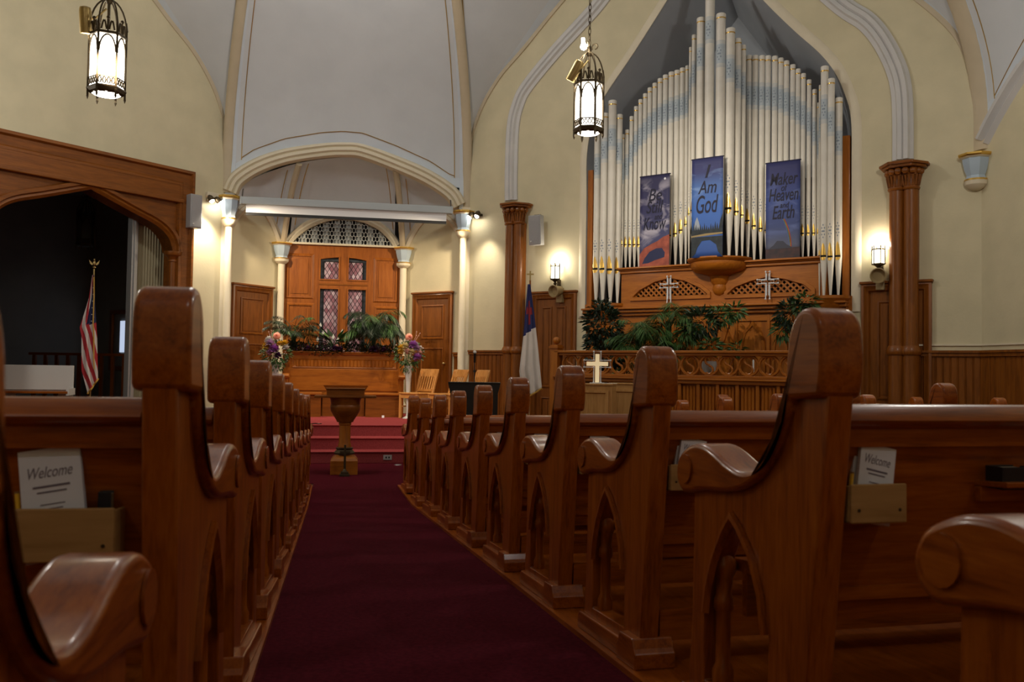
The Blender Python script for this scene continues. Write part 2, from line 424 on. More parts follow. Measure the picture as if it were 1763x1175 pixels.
def rib(name, corner, z0, w=.085):
    n = Vector((C0[0] - corner[0], C0[1] - corner[1], 0)).normalized(); side = Vector((-n.y, n.x, 0))
    mb = MB(); pts = [Vector((corner[0], corner[1], z0))] + [rib_pt(corner, ph * pi / 2 / 36) for ph in range(0, 34)]
    K = 7; vs = []
    for i, p in enumerate(pts):
        a, b = pts[max(0, i - 1)], pts[min(len(pts) - 1, i + 1)]; d = (b - a).normalized(); inn = side.cross(d); 
        if inn.dot(n) < 0: inn = -inn
        for k in range(K):
            th = pi * k / (K - 1); vs.append(p + side * (w * cos(th)) + inn * (.055 * sin(th) + .0))
    fs = [(i * K + k, i * K + k + 1, (i + 1) * K + k + 1, (i + 1) * K + k) for i in range(len(pts) - 1) for k in range(K - 1)]
    mb.add(vs, fs); struct(mb.build(name, TANB, smooth=60))
    for sd in (-1, 1):                                       # painted blue edge beside the rib
        eb = MB(); vs = []
        for i, p in enumerate(pts[1:]):
            for k in (0, 1): vs.append(p + side * sd * (w + .14 * k) + n * (.012 + .02 * (1 - k)))
    return
rib('trim_rib_left', LC, 4.3); rib('trim_rib_right', RC, 4.2); rib('trim_rib_far_right', RRC, 4.2, .13); rib('trim_rib_side', R4C, 4.2, .13)
# gold line on the diagonal webs next to the ribs
for fr, corner, flip in ((DR, RC, False), (DL, LC, True)):
    g = MB(); pts = []
    for k in range(6, 36):
        t = k / 40; x, z = arch_at(half_a, t); p = fr.W(-x if flip else x, -.01, z); q = rib_pt(corner, t * pi / 2)
        pts.append(p.lerp(q, .92) + Vector((0, -.012, -.008)))
    g.tube(pts, .0075, 5); struct(g.build('trim_gold_line', GOLDL))

niche = smooth_path([(2.48, 2.2), (2.48, 3.2), (2.48, 4.2), (2.48, 4.90), (2.59, 5.42), (2.78, 5.78), (3.32, 6.42), (3.86, 7.10), (4.2, 7.55), (4.555, 7.95)], 5)
niche_r = smooth_path([(4.555, 7.95), (4.95, 7.4), (5.37, 6.80), (5.83, 6.24), (6.19, 5.84), (6.40, 5.53), (6.53, 5.22), (6.62, 4.85), (6.63, 4.2), (6.63, 3.2), (6.63, 2.2)], 5)
niche_o = niche + niche_r[1:]
wb = MB()
outline = [(0, 0), (8.2, 0)] + list(reversed(wall_arch))
wb.prism([(-.0, 0), (8.2, 0)] + [(x, z) for x, z in reversed(wall_arch)], 0, .12, 'y', holes=[niche_o])
struct(DR.put(wb, 'wall_front_right', CREAM, smooth=0))
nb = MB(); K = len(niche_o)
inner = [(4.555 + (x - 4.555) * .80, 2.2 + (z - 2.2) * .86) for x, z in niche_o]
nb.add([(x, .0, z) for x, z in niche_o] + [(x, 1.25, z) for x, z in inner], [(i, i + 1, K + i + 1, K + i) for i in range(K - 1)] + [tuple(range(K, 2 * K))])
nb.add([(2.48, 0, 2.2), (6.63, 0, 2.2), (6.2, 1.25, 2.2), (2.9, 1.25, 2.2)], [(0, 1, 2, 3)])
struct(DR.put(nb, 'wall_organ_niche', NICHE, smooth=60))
# cream reveal bead round the niche and the big arch on the two wooden columns
nt = MB(); nt.sweep(niche_o, [(0, .02), (0, -.012), (.05, -.03), (.10, -.022), (.13, 0), (.13, .02)])
struct(DR.put(nt, 'trim_niche', CREAMT, smooth=50))
big = smooth_path(DR.pts([(881, 346), (881, 300), (884, 220), (893, 180), (908, 150), (955, 92), (1010, 32), (1035, 3)]) + [(3.3, 7.95), (4.17, 8.62), (5.05, 7.95), (5.8, 7.22)] + DR.pts([(1450, 10), (1491, 37), (1518, 68), (1541, 112), (1552, 153), (1555, 210), (1555, 276)]), 5)
bt = MB(); bt.sweep(big, [(-.13, .02), (-.13, -.03), (-.08, -.045), (-.06, -.085), (-.01, -.075), (.0, -.055), (.02, -.085), (.07, -.095), (.09, -.05), (.13, -.03), (.13, .02)])
struct(DR.put(bt, 'trim_organ_arch', RIBW, smooth=35))
ew = MB(); ew.sweep(wall_arch, [(-.05, .01), (-.05, -.03), (.0, -.04), (.05, -.02), (.05, .01)])
struct(DR.put(ew, 'trim_wall_arch', TANB, smooth=50))

# left diagonal wall with the opening to the side chapel
def LPX(lst): return [(x, z) for x, z in DL.pts(lst)]
apx, apz = DL.px(153, 325)
rj = DL.px(300, 440)[0]
lj = 2 * apx - rj
r_arch = smooth_path(DL.pts([(153, 327), (222, 365), (266, 389), (287, 411), (294.5, 437)]), 5)
spring = r_arch[-1]
l_arch = [(2 * apx - x, z) for x, z in reversed(r_arch)]
op_top = l_arch + r_arch[1:]
opening = [(op_top[0][0], .0)] + op_top + [(spring[0], .0)]
wl = MB()
fx1 = DL.px(328, 300)[0]; fx0 = 2 * apx - fx1; ftop = 4.50
wl.prism([(-8.2, 0), (0, 0)] + [(-x, z) for x, z in wall_arch], 0, .12, 'y', holes=[[(fx0 + .1, .01), (fx1 - .1, .01), (fx1 - .1, ftop - .1), (fx0 + .1, ftop - .1)]])
struct(DL.put(wl, 'wall_front_left', CREAM, smooth=0))
ewl = MB(); ewl.sweep([(-x, z) for x, z in wall_arch], [(-.05, .01), (-.05, -.03), (.0, -.04), (.05, -.02), (.05, .01)])
struct(DL.put(ewl, 'trim_wall_arch', TANB, smooth=50))
# right side wall
ws = MB(); arc = [(4.156 * k / 24, side_arch(k / 24)) for k in range(25)]
ws.prism([(0, 0), (4.156, 0)] + list(reversed(arc)), .0, .12, 'y')
ws.box(4.156, 13.8, .0, .12, 0, 9.7)
struct(WR.put(ws, 'wall_right', CREAM, smooth=0))
am = MB(); am.sweep(arc, [(-.17, .12), (-.17, .0), (-.12, -.05), (-.08, -.02), (-.04, -.09), (.0, -.09), (.03, -.04), (.06, -.05), (.09, 0), (.09, .12)])
struct(WR.put(am, 'trim_side_arch', RIBW, smooth=35))
# walls and lid the photograph does not show, closing the hall
cl = MB(); cl.box(-8.2, -8.04, -4, 9.606, 0, 9.7); struct(cl.build('wall_left', CREAM, smooth=0))
cl = MB(); cl.box(-8.2, 7.85, -4.15, -4, 0, 9.7); struct(cl.build('wall_back', CREAM, smooth=0))
cl = MB(); cl.box(-8.3, 7.9, -4.2, 17.5, 9.7, 9.8); struct(cl.build('ceiling', GREY, smooth=0))
# side chapel seen through the opening (unlit)
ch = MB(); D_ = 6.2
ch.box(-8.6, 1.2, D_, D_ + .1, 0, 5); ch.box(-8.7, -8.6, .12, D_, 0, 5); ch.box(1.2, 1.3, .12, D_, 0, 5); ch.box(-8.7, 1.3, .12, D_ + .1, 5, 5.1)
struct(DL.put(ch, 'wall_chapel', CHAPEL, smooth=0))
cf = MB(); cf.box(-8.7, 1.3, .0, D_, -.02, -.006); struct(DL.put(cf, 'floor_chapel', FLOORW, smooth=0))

# ------------------------------------------------------------------ wooden arch frame of the chapel opening
fa = DL.thing('chapel_arch_frame', 'broad oak frame with pointed arch around the dark chapel opening', 'arch', 0, 0, 0)
b = MB()
out = [(fx0, .0), (fx0, ftop), (fx1, ftop), (fx1, .0), (spring[0] + .02, .0), (spring[0] + .02, spring[1])] + list(reversed(op_top[1:-1])) + [(op_top[0][0] - .02, spring[1]), (op_top[0][0] - .02, 0)]
b.prism(out, -.05, .22, 'y'); b.build('spandrel_panel', DOORW['x'], fa, smooth=0)
b = MB(); b.sweep([(fx0, .0), (fx0, ftop), (fx1, ftop), (fx1, .0)], [(.0, .0), (.0, -.14), (-.05, -.16), (-.07, -.11), (-.20, -.10), (-.22, -.12), (-.26, -.12), (-.28, -.05), (-.28, 0)])
b.build('outer_moulding', DOORW['x'], fa, smooth=30)
b = MB(); zb = DL.px(318, 344)[1]
b.box(fx0 + .2, fx1 - .2, -.115, -.05, zb - .04, ftop - .22); b.box(fx0 + .2, fx1 - .2, -.15, -.05, zb - .09, zb - .03)
b.build('lintel_board', DOORW['x'], fa, smooth=0, bevel=.01)
b = MB(); b.sweep(op_top, [(-.0, .2), (-.0, -.06), (.04, -.10), (.075, -.085), (.09, -.12), (.14, -.12), (.16, -.06), (.16, -.04)])
b.build('arch_moulding', DOORW['x'], fa, smooth=40)
for sx in (spring[0] + .02, op_top[0][0] - .02):
    b = MB(); zt = spring[1]
    b.lathe([(.09, 0), (.09, .15), (.07, .2), (.062, .25), (.062, zt - .14), (.075, zt - .13), (.068, zt - .10), (.085, zt - .06), (.13, zt - .03), (.14, zt), (.14, zt + .03)], (sx, -.02, 0), 12)
    b.build('jamb_shaft', DOORW['z'], fa)
# accordion partition and its post
pt = DL.thing('folding_partition', 'beige ribbed folding partition drawn to the right side of the chapel opening', 'partition', 0, 0, 0)
xa, xb = DL.px(234, 440, .34)[0], DL.px(296, 440, .34)[0]
b = MB(); N = 26; zz = [(xa + (xb - xa) * i / N, .34 + (.035 if i % 2 else -.0)) for i in range(N + 1)]
b.add([(x, y, 0) for x, y in zz] + [(x, y, 4.05) for x, y in zz], [(i, i + 1, N + 2 + i, N + 1 + i) for i in range(N)])
b.build('pleats', mat('partition_vinyl', (.40, .35, .22), .7), pt, smooth=0)
b = MB(); x1 = DL.px(228, 440, .34)[0]; b.box(x1 - .055, x1 + .05, .27, .40, 0, 4.05); b.box(x1 - .02, x1 + .015, .25, .27, 0, 4.05)
b.build('lead_post', mat('partition_metal', (.42, .42, .42), .4, .5), pt, smooth=0, bevel=.006)

# ------------------------------------------------------------------ segmental arch, apse
am = MB(); mid = [((a[0] + b_[0]) / 2, (a[1] + b_[1]) / 2) for a, b_ in [(p, (p[0], p[1])) for p in arch_out]]
ao = smooth_path(arch_out, 4)
am.sweep(ao, [(.02, .10), (.02, -.03), (-.02, -.10), (-.06, -.11), (-.085, -.07), (-.10, -.10), (-.15, -.10), (-.175, -.05), (-.19, -.07), (-.225, -.06), (-.24, .0), (-.24, .12)])
struct(RP.put(am, 'trim_front_arch', CREAMT, smooth=35))
# apse walls
apz0 = AB.px(500, 420)[1]
lun = smooth_path(AB.pts([(497, 424), (510, 408), (530, 393), (558, 381), (588, 376), (620, 380), (650, 393), (669, 410), (680, 426)]), 4)
bw = MB(); bw.prism([(IX0, STG - .5), (IX1, STG - .5), (IX1, apz0 + .02)] + list(reversed(lun)) + [(IX0, apz0 + .02)], .12, .2, 'y')
struct(AB.put(bw, 'wall_apse_back', CREAM, smooth=0))
def side_wall_arc(w): return [(w * k / 16, 3.62 + .62 * (1 - abs(2 * k / 16 - 1) ** 2)) for k in range(17)]
for nm, fr, w in (('left', AL, ALW), ('right', AR, ARW)):
    sw = MB(); a_ = side_wall_arc(w); sw.prism([(0, 0), (w, 0)] + list(reversed(a_)), 0, .1, 'y'); struct(fr.put(sw, 'wall_apse_' + nm, CREAM, smooth=0))
    sm = MB(); sm.sweep(a_, [(-.09, .02), (-.09, -.03), (-.04, -.06), (.0, -.03), (.03, -.05), (.05, 0), (.05, .02)]); struct(fr.put(sm, 'trim_apse_' + nm, CREAMT, smooth=40))
lm = MB(); lm.sweep(lun, [(-.02, .12), (-.02, -.02), (.03, -.06), (.06, -.03), (.10, -.05), (.13, .0), (.13, .12)]); struct(AB.put(lm, 'trim_lunette', CREAMT, smooth=40))
# apse vault
ain = smooth_path(arch_in, 4)
def ain_x(x): return (x, Y0 + .08, interp(ain, x))
vb = MB()
def web(pa, xa, xb):
    def fn(s, t):
        p = Vector(pa(s)); q = Vector(ain_x(xa + (xb - xa) * s))
        r_ = p.lerp(q, t); r_.z += .35 * sin(pi * t) * .55; return r_
    vb.grid(fn, 14, 10)
la, ra = side_wall_arc(ALW), side_wall_arc(ARW)
web(lambda s: AL.W(*(lambda q: (q[0], .02, q[1]))(arch_at(la, s))), LX + .14, -1.05)
web(lambda s: AB.W(*(lambda q: (q[0], .1, q[1] + .02))(arch_at(lun, s))), -1.05, .62)
web(lambda s: AR.W(*(lambda q: (q[0], .02, q[1]))(arch_at(ra, s))), .62, RX - .12)
struct(vb.build('ceiling_apse', GREY, smooth=60))
for (x0, z0, x1) in ((IX0 + .05, 3.62, -1.05), (IX1 - .05, 3.62, .62)):
    g = MB(); gg = MB(); p = Vector((x0, IY - .06, z0)); q = Vector(ain_x(x1))
    path = []
    for k in range(13):
        t = k / 12; r_ = p.lerp(q, t); r_.z += .35 * sin(pi * t) * .55 - .015; path.append(r_)
    g.tube(path, .055, 8); struct(g.build('trim_apse_rib', TANB))
    for dx in (-.16, .16):
        gg.tube([v + Vector((dx, 0, .01)) for v in path[2:]], .008, 5)
    struct(gg.build('trim_gold_line', GOLDL))

cs = MB(); cs.box(LX - .25, LX + .14, -.0 + Y0 - .02, Y0 + .12, 4.12, 4.95); cs.box(RX - .14, RX + .25, Y0 - .02, Y0 + .12, 4.05, 4.95); struct(cs.build('wall_front', BLUEB, smooth=0))
cs = MB(); cs.box(LX - .4, RX + .4, 17.0, 17.1, 0, 6); cs.box(LX - .5, LX - .4, Y0 + .15, 17.1, 0, 6); cs.box(RX + .4, RX + .5, Y0 + .15, 17.1, 0, 6); cs.box(LX - .5, RX + .5, Y0 + .15, 17.1, 6, 6.1); struct(cs.build('wall_apse_shell', GREY, smooth=0))
# capitals on thin shafts (white) and the corbel on the right
def capital_mesh(s=1.0, h=.5):
    mb = MB()
    mb.lathe([(.20 * s, h), (.20 * s, h - .05 * h), (.185 * s, h - .09 * h), (.16 * s, h - .13 * h)], n=8, mis=[1, 1, 0], rot=pi / 8)
    mb.lathe([(.155 * s, h - .13 * h), (.15 * s, h - .24 * h), (.13 * s, h - .45 * h), (.105 * s, h - .60 * h), (.118 * s, h - .70 * h)], n=8, mi=2, rot=pi / 8)
    mb.lathe([(.128 * s, h - .69 * h), (.135 * s, h - .74 * h)], n=12, mi=1)
    mb.lathe([(.13 * s, h - .74 * h), (.125 * s, h - .84 * h), (.095 * s, h - .93 * h), (.04 * s, h)], n=12, mi=0) if False else mb.lathe([(.03 * s, 0), (.09 * s, .06 * h), (.125 * s, .15 * h), (.132 * s, .26 * h)], n=12, mi=0)
    return mb
def column(name, label, x, y, ztop, zbot, s, h, base):
    o = thing(name, label, 'column', (x, y, base), 0, None)
    mb = capital_mesh(s, h); mb.xf(Matrix.Translation((0, 0, ztop - h - base))); mb.build('capital', [CREAMT, GOLD, CAPB], o, smooth=30)
    sh = MB(); r = .062 * s; top = ztop - h - base + .04
    sh.lathe([(r * 2.1, 0), (r * 2.1, .12), (r * 1.5, .16), (r, .22), (r, top)], n=16); 
    sh.build('shaft', CREAMT, o)
    return o
column('wall_shaft', 'slender cream shaft with pale blue capital under the left springing of the stage arch', LX + .07, Y0 - .10, RP.px(388, 340)[1], STG, STG and 1.0, .54, STG)
column('wall_shaft', 'slender cream shaft with pale blue capital under the right springing of the stage arch', RX - .07, Y0 - .10, RP.px(800, 366)[1], STG, 1.0, .50, STG)
column('wall_shaft', 'slender cream shaft with pale blue capital left of the stained glass window', IX0 + .03, IY - .09, AB.px(490, 420)[1], STG, 1.0, .40, STG)
column('wall_shaft', 'slender cream shaft with pale blue capital right of the stained glass window', IX1 - .03, IY - .09, AB.px(690, 428)[1], STG, 1.0, .40, STG)
pl = MB()
for cx in (LX - .02, RX + .02):
    pl.box(cx - .11, cx + .11, Y0 - .06, Y0 + .1, .0, 4.25); 
struct(pl.build('trim_pilaster', CREAMT, smooth=0, bevel=.02))
# L springer mouldings seen as an entablature strip on the diagonal walls
sp = MB(); sp.box(-.42, .0, -.07, 0, 4.16, 4.24); sp.box(-.40, 0, -.05, 0, 4.10, 4.16); struct(DL.put(sp, 'trim_springer_left', CREAMT, smooth=0, bevel=.008))
sp = MB(); sp.box(.0, .20, -.07, 0, 4.10, 4.17); struct(DR.put(sp, 'trim_springer_right', CREAMT, smooth=0, bevel=.008))
co = thing('wall_corbel', 'pale blue and gilt corbel under the rib at the right corner', 'corbel', (RRX - .06, RRY + .02, DR.px(1692, 328)[1]))
hc = DR.px(1692, 266)[1] - DR.px(1692, 328)[1]
capital_mesh(1.05, hc).build('corbel_body', [CREAMT, GOLD, CAPB], co, smooth=30)

# ------------------------------------------------------------------ beadboard, wainscot, doors
def beadboard(mb, x0, x1, z0, z1, y=-.02, pitch=.085):
    n = max(1, int(round((x1 - x0) / pitch))); p = (x1 - x0) / n; pts = []
    for i in range(n):
        a = x0 + i * p; pts += [(a, y + .008), (a + .006, y), (a + p - .016, y), (a + p - .012, y + .006), (a + p - .008, y), (a + p - .003, y)]
    pts.append((x1, y + .008))
    K = len(pts)
    mb.add([(x, yy, z0) for x, yy in pts] + [(x, yy, z1) for x, yy in pts], [(i, i + 1, K + i + 1, K + i) for i in range(K - 1)])
def wainscot(fr, name, x0, x1, z0, z1=1.66):
    mb = MB(); beadboard(mb, x0, x1, z0, z1 - .06); mb.box(x0, x1, -.045, 0, z1 - .06, z1 - .015); mb.box(x0, x1, -.065, 0, z1 - .015, z1 + .015); mb.box(x0, x1, -.035, 0, z0, z0 + .15)
    return struct(fr.put(mb, name, DOORW['z'], smooth=0))
wainscot(DR, 'trim_wainscot_1', .12, .90, 0); wainscot(DR, 'trim_wainscot_2', 7.42, 8.19, 0)
wainscot(DR, 'trim_wainscot_3', 2.36, 2.50, 0, 1.62)
mb = MB(); beadboard(mb, .0, 13.5, 0, 1.6, -.02); mb.box(.02, 13.5, -.045, .0, 1.6, 1.645); mb.box(.02, 13.5, -.065, .0, 1.645, 1.675); struct(WR.put(mb, 'trim_wainscot_4', DOORW['z'], smooth=0))
cr = MB(); cr.box(7.42, 8.195, -.02, 0, 1.735, 1.755); struct(DR.put(cr, 'trim_picture_rail', CREAMT, smooth=0))
cr = MB(); cr.box(.02, 4.1, -.02, .0, 1.735, 1.755); struct(WR.put(cr, 'trim_picture_rail_side', CREAMT, smooth=0))
# apse wainscot strips
for fr, x0, x1 in ((AL, .03, .16), (AR, ARW - .22, ARW - .03)): wainscot(fr, 'trim_apse_wainscot', x0, x1, STG, 1.62)

def door(fr, idx, x0, x1, z0, z1, panels='two'):
    """frame, slab and raised panels; x0..x1 is the outside of the frame"""
    w = .11
    root = struct(fr.thing('door_%d' % idx, None, None, (x0 + x1) / 2, 0, z0)); W = (x1 - x0) / 2; H = z1 - z0
    b = MB(); b.sweep([(-W, 0), (-W, H), (W, H), (W, 0)], [(0, 0), (0, -.05), (-.03, -.06), (-.05, -.045), (-.09, -.04), (-w, -.015), (-w, .0)]); b.build('door_frame', DOORW['z'], root, smooth=30)
    b = MB(); b.box(-W - .02, W + .02, -.08, 0, H - .005, H + .03); b.build('door_head', DOORW['x'], root, smooth=0, bevel=.008)
    b = MB(); b.box(-W + w, W - w, -.012, .0, 0, H - w); b.build('door_slab', DOORW['z'], root, smooth=0)
    iw = W - w
    cells = [(-iw + .09, iw - .09, H * .62, H - w - .10), (-iw + .09, iw - .09, .15, H * .55)] if panels == 'two' else [(-iw + .09, -.04, H * .40, H - w - .12), (.04, iw - .09, H * .40, H - w - .12), (-iw + .09, -.04, .15, H * .34), (.04, iw - .09, .15, H * .34)]
    for a, c, d, e in cells:
        b = MB(); b.sweep([(a, d), (a, e), (c, e), (c, d)], [(0, -.012), (0, -.026), (-.02, -.03), (-.035, -.012)], closed=True); b.box(a + .06, c - .06, -.020, -.01, d + .06, e - .06)
        b.build('door_panel', DOORW['z'], root, smooth=0)
    b = MB(); b.sphere((iw - .05, -.06, H * .42), .028, 10); b.tube([(iw - .05, -.01, H * .42), (iw - .05, -.06, H * .42)], .012, 8); b.build('door_knob', BRASS, root)
    return root
door(AL, 1, AL.px(397, 560)[0], AL.px(466, 560)[0], STG, AL.px(430, 493)[1])
door(AR, 2, AR.px(712, 560)[0], AR.px(780, 560)[0], STG, AR.px(745, 506)[1])
door(DR, 3, DR.px(915, 560)[0] + .02, DR.px(993, 560)[0], 0.0, DR.px(950, 505)[1], 'four')
xr = DR.px(1484, 560)[0]
door(DR, 4, xr, xr + .86, 0.0, DR.px(1490, 490)[1], 'four')

# ------------------------------------------------------------------ apse back: panelled screen with the window
win = struct(AB.thing('window_1', None, None, 0, 0, 0))
tops = AB.px(590, 424)[1]
b = MB(); ww = [AB.px(x, 500, .0)[0] for x in (549, 584.5, 597.5, 632)]
zA, zB, zC, zD = AB.px(570, 446)[1], AB.px(590, 484)[1], AB.px(590, 497)[1], STG + .6
def light_hole(xa, xb, hi):
    return [(xa, zC - (zC - zD)), (xb, zD), (xb, zC), (xa, zC)], None
def arch_light(xa, xb, flip):
    n = 6; o = [(xa, zB), (xb, zB)]
    for k in range(n + 1):
        t = k / n; x = xb + (xa - xb) * t; h = zA + .05 * (1 - ((x - (ww[1] + ww[2]) / 2) / (ww[3] - ww[0]) * 2) ** 2)
        o.append((x, h))
    return o
holes = [[(ww[0], zD), (ww[1], zD), (ww[1], zC), (ww[0], zC)], [(ww[2], zD), (ww[3], zD), (ww[3], zC), (ww[2], zC)], arch_light(ww[0], ww[1], 0), arch_light(ww[2], ww[3], 1)]
b.prism([(IX0 + .05, STG), (IX1 - .05, STG), (IX1 - .05, tops), (IX0 + .05, tops)], -.03, .06, 'y', holes=holes)
b.build('window_surround', PANEL['z'], win, smooth=0)
for hl in holes:
    b = MB(); b.sweep(hl, [(0, -.03), (0, -.045), (.02, -.045), (.025, -.03)], closed=True); b.build('sash_bead', PANEL['z'], win, smooth=0)
def glass_mat(name, scale):
    m = mat(name, (.5, .3, .4), .25, spec=.5); t = m.node_tree; L = t.links.new; bs = t.nodes['Principled BSDF']
    tc = nd(t, 'ShaderNodeTexCoord'); sx = nd(t, 'ShaderNodeSeparateXYZ'); L(tc.outputs['Object'], sx.inputs[0])
    def M(op, a, b_=None, c=None):
        n = nd(t, 'ShaderNodeMath', operation=op)
        for i, v in enumerate((a, b_, c)):
            if v is None: continue
            if isinstance(v, (int, float)): n.inputs[i].default_value = v
            else: L(v, n.inputs[i])
        return n.outputs[0]
    u = M('MULTIPLY', sx.outputs['X'], scale); v = M('MULTIPLY', sx.outputs['Z'], scale * .62)
    a = M('ADD', u, v); d = M('SUBTRACT', u, v)
    fa_ = M('ABSOLUTE', M('SUBTRACT', M('FRACT', a), .5)); fd = M('ABSOLUTE', M('SUBTRACT', M('FRACT', d), .5))
    lead = M('GREATER_THAN', M('MAXIMUM', fa_, fd), .43)
    cx = nd(t, 'ShaderNodeCombineXYZ'); L(M('FLOOR', a), cx.inputs[0]); L(M('FLOOR', d), cx.inputs[1])
    wn = nd(t, 'ShaderNodeTexWhiteNoise'); L(cx.outputs[0], wn.inputs[0])
    r = ramp(t, [(0, lin(130, 86, 100)), (.5, lin(152, 114, 128)), (1, lin(186, 166, 178))]); L(wn.outputs['Value'], r.inputs[0])
    mx = nd(t, 'ShaderNodeMix', data_type='RGBA'); L(lead, mx.inputs[0]); L(r.outputs[0], mx.inputs[6]); mx.inputs[7].default_value = (.02, .016, .02, 1)
    L(mx.outputs[2], bs.inputs['Base Color']); return m
PINK = glass_mat('leaded_pink_glass', 12.5); SLATE = noisy('slate_glass', (.03, .035, .042), (.08, .09, .11), 14, .3, .2)
for i, (hl, left) in enumerate(zip(holes, (1, 0, 1, 0))):
    x0, x1 = min(p[0] for p in hl), max(p[0] for p in hl); z0, z1 = min(p[1] for p in hl), max(p[1] for p in hl)
    bx = .085
    b = MB(); b.prism(hl, .02, .028, 'y'); b.build('border_glass', SLATE, win, smooth=0)
    b = MB(); xa_, xb_ = (x0 + bx, x1) if left else (x0, x1 - bx); top = z1 - (.10 if i > 1 else 0)
    b.box(xa_, xb_, .012, .019, z0, top); b.build('pane', PINK, win, smooth=0)
    b = MB(); b.bar(((xa_ if left else xb_), .01, z0), ((xa_ if left else xb_), .01, top), .012); 
    if i > 1: b.bar((xa_, .01, top), (xb_, .01, top), .012)
    b.build('lead_line', DARK, win, smooth=0)
for (xa_, xb_, za_, zb_) in [(498, 535, 441, 511), (498, 535, 526, 600), (648, 680, 449, 518), (648, 680, 532, 600)]:
    p0 = AB.px(xa_, za_); p1 = AB.px(xb_, zb_)
    b = MB(); b.sweep([(p0[0], p1[1]), (p0[0], p0[1]), (p1[0], p0[1]), (p1[0], p1[1])], [(0, -.03), (0, -.045), (.025, -.048), (.05, -.03)], closed=True); b.box(p0[0] + .05, p1[0] - .05, -.040, -.03, p1[1] + .05, p0[1] - .05)
    b.build('side_panel', PANEL['z'], win, smooth=0)
b = MB(); b.bar((ww[0], -.035, (zB + zC) / 2), (ww[3], -.035, (zB + zC) / 2), .012, .03); b.build('transom_groove', DOORW['x'], win, smooth=0)
# cream lintel and honeycomb lunette
lb = MB(); lb.box(IX0, IX1, -.08, .06, tops, apz0 + .02); lb.box(IX0, IX1, -.10, .06, apz0 - .01, apz0 + .025); struct(AB.put(lb, 'trim_lintel', CREAMT, smooth=0, bevel=.006))
gr = AB.thing('lunette_grille', 'honeycomb lattice filling the arched lunette over the stained glass window', 'grille', 0, 0, 0)
b = MB(); n = 19; xs = [lun[0][0] + (lun[-1][0] - lun[0][0]) * i / n for i in range(n + 1)]
for i in range(n):
    b.add([(xs[i], .05, apz0), (xs[i + 1], .05, apz0), (xs[i + 1], .05, max(apz0 + .01, interp(lun, xs[i + 1]))), (xs[i], .05, max(apz0 + .01, interp(lun, xs[i])))], [(0, 1, 2, 3)], i % 2)
b.build('striped_backing', [mat('lunette_grey', (.34, .36, .35), .7), DARK], gr, smooth=0)
b = MB(); pw, phh = .062, .098
def inside(x, z): return lun[0][0] < x < lun[-1][0] and apz0 < z < interp(lun, x) - .01
for r_ in range(-1, 9):
    for c in range(0, 42):
        x = lun[0][0] + (c + .5 * (r_ % 2)) * pw; z = apz0 + r_ * phh * .75 + .03
        P = [(x, z + phh * .25), (x + pw / 2, z), (x + pw / 2, z - phh * .5 + .0), (x, z + phh * .25)]
        for (p, q) in (((x - pw / 2, z), (x, z + phh * .25)), ((x, z + phh * .25), (x + pw / 2, z)), ((x + pw / 2, z), (x + pw / 2, z - phh * .5))):
            if inside(*p) and inside(*q): b.bar((p[0], .02, p[1]), (q[0], .02, q[1]), .011, .011)
b.build('honeycomb', mat('lattice_cream', (.50, .50, .46), .5), gr, smooth=0)

# ------------------------------------------------------------------ projection screen
P0, P1 = RP.px(415, 345, -.12), RP.px(778, 364, -.12)
scn = RP.thing('projection_screen', 'white projection screen in a long grey case across the stage arch', 'screen', 0, 0, 0)
b = MB(); zc = (P0[1] + P1[1]) / 2
b.box(P0[0], P1[0], -.22, -.08, zc - .065, zc + .06); b.box(P0[0] - .01, P0[0] + .03, -.225, -.075, zc - .07, zc + .065); b.box(P1[0] - .03, P1[0] + .01, -.225, -.075, zc - .07, zc + .065)
b.build('case', mat('screen_case', (.42, .46, .48), .5), scn, smooth=0, bevel=.012)
b = MB(); b.box(P0[0] + .09, P1[0] - .10, -.16, -.155, zc - .20, zc - .05); b.build('fabric', mat('screen_fabric', (.78, .78, .80), .7), scn, smooth=0)
b = MB(); b.box(P0[0] + .09, P1[0] - .10, -.17, -.145, zc - .25, zc - .20); b.build('weight_bar', BLACK, scn, smooth=0)
for x in (P0[0] + .02, P1[0] - .02):
    b = MB(); b.tube([(x, -.15, zc + .05), (x + .0, -.06, zc + .20), (x, -.02, zc + .22)], .012, 6); b.build('hanger', mat('hanger_metal', (.2, .2, .2), .4, .8), scn)

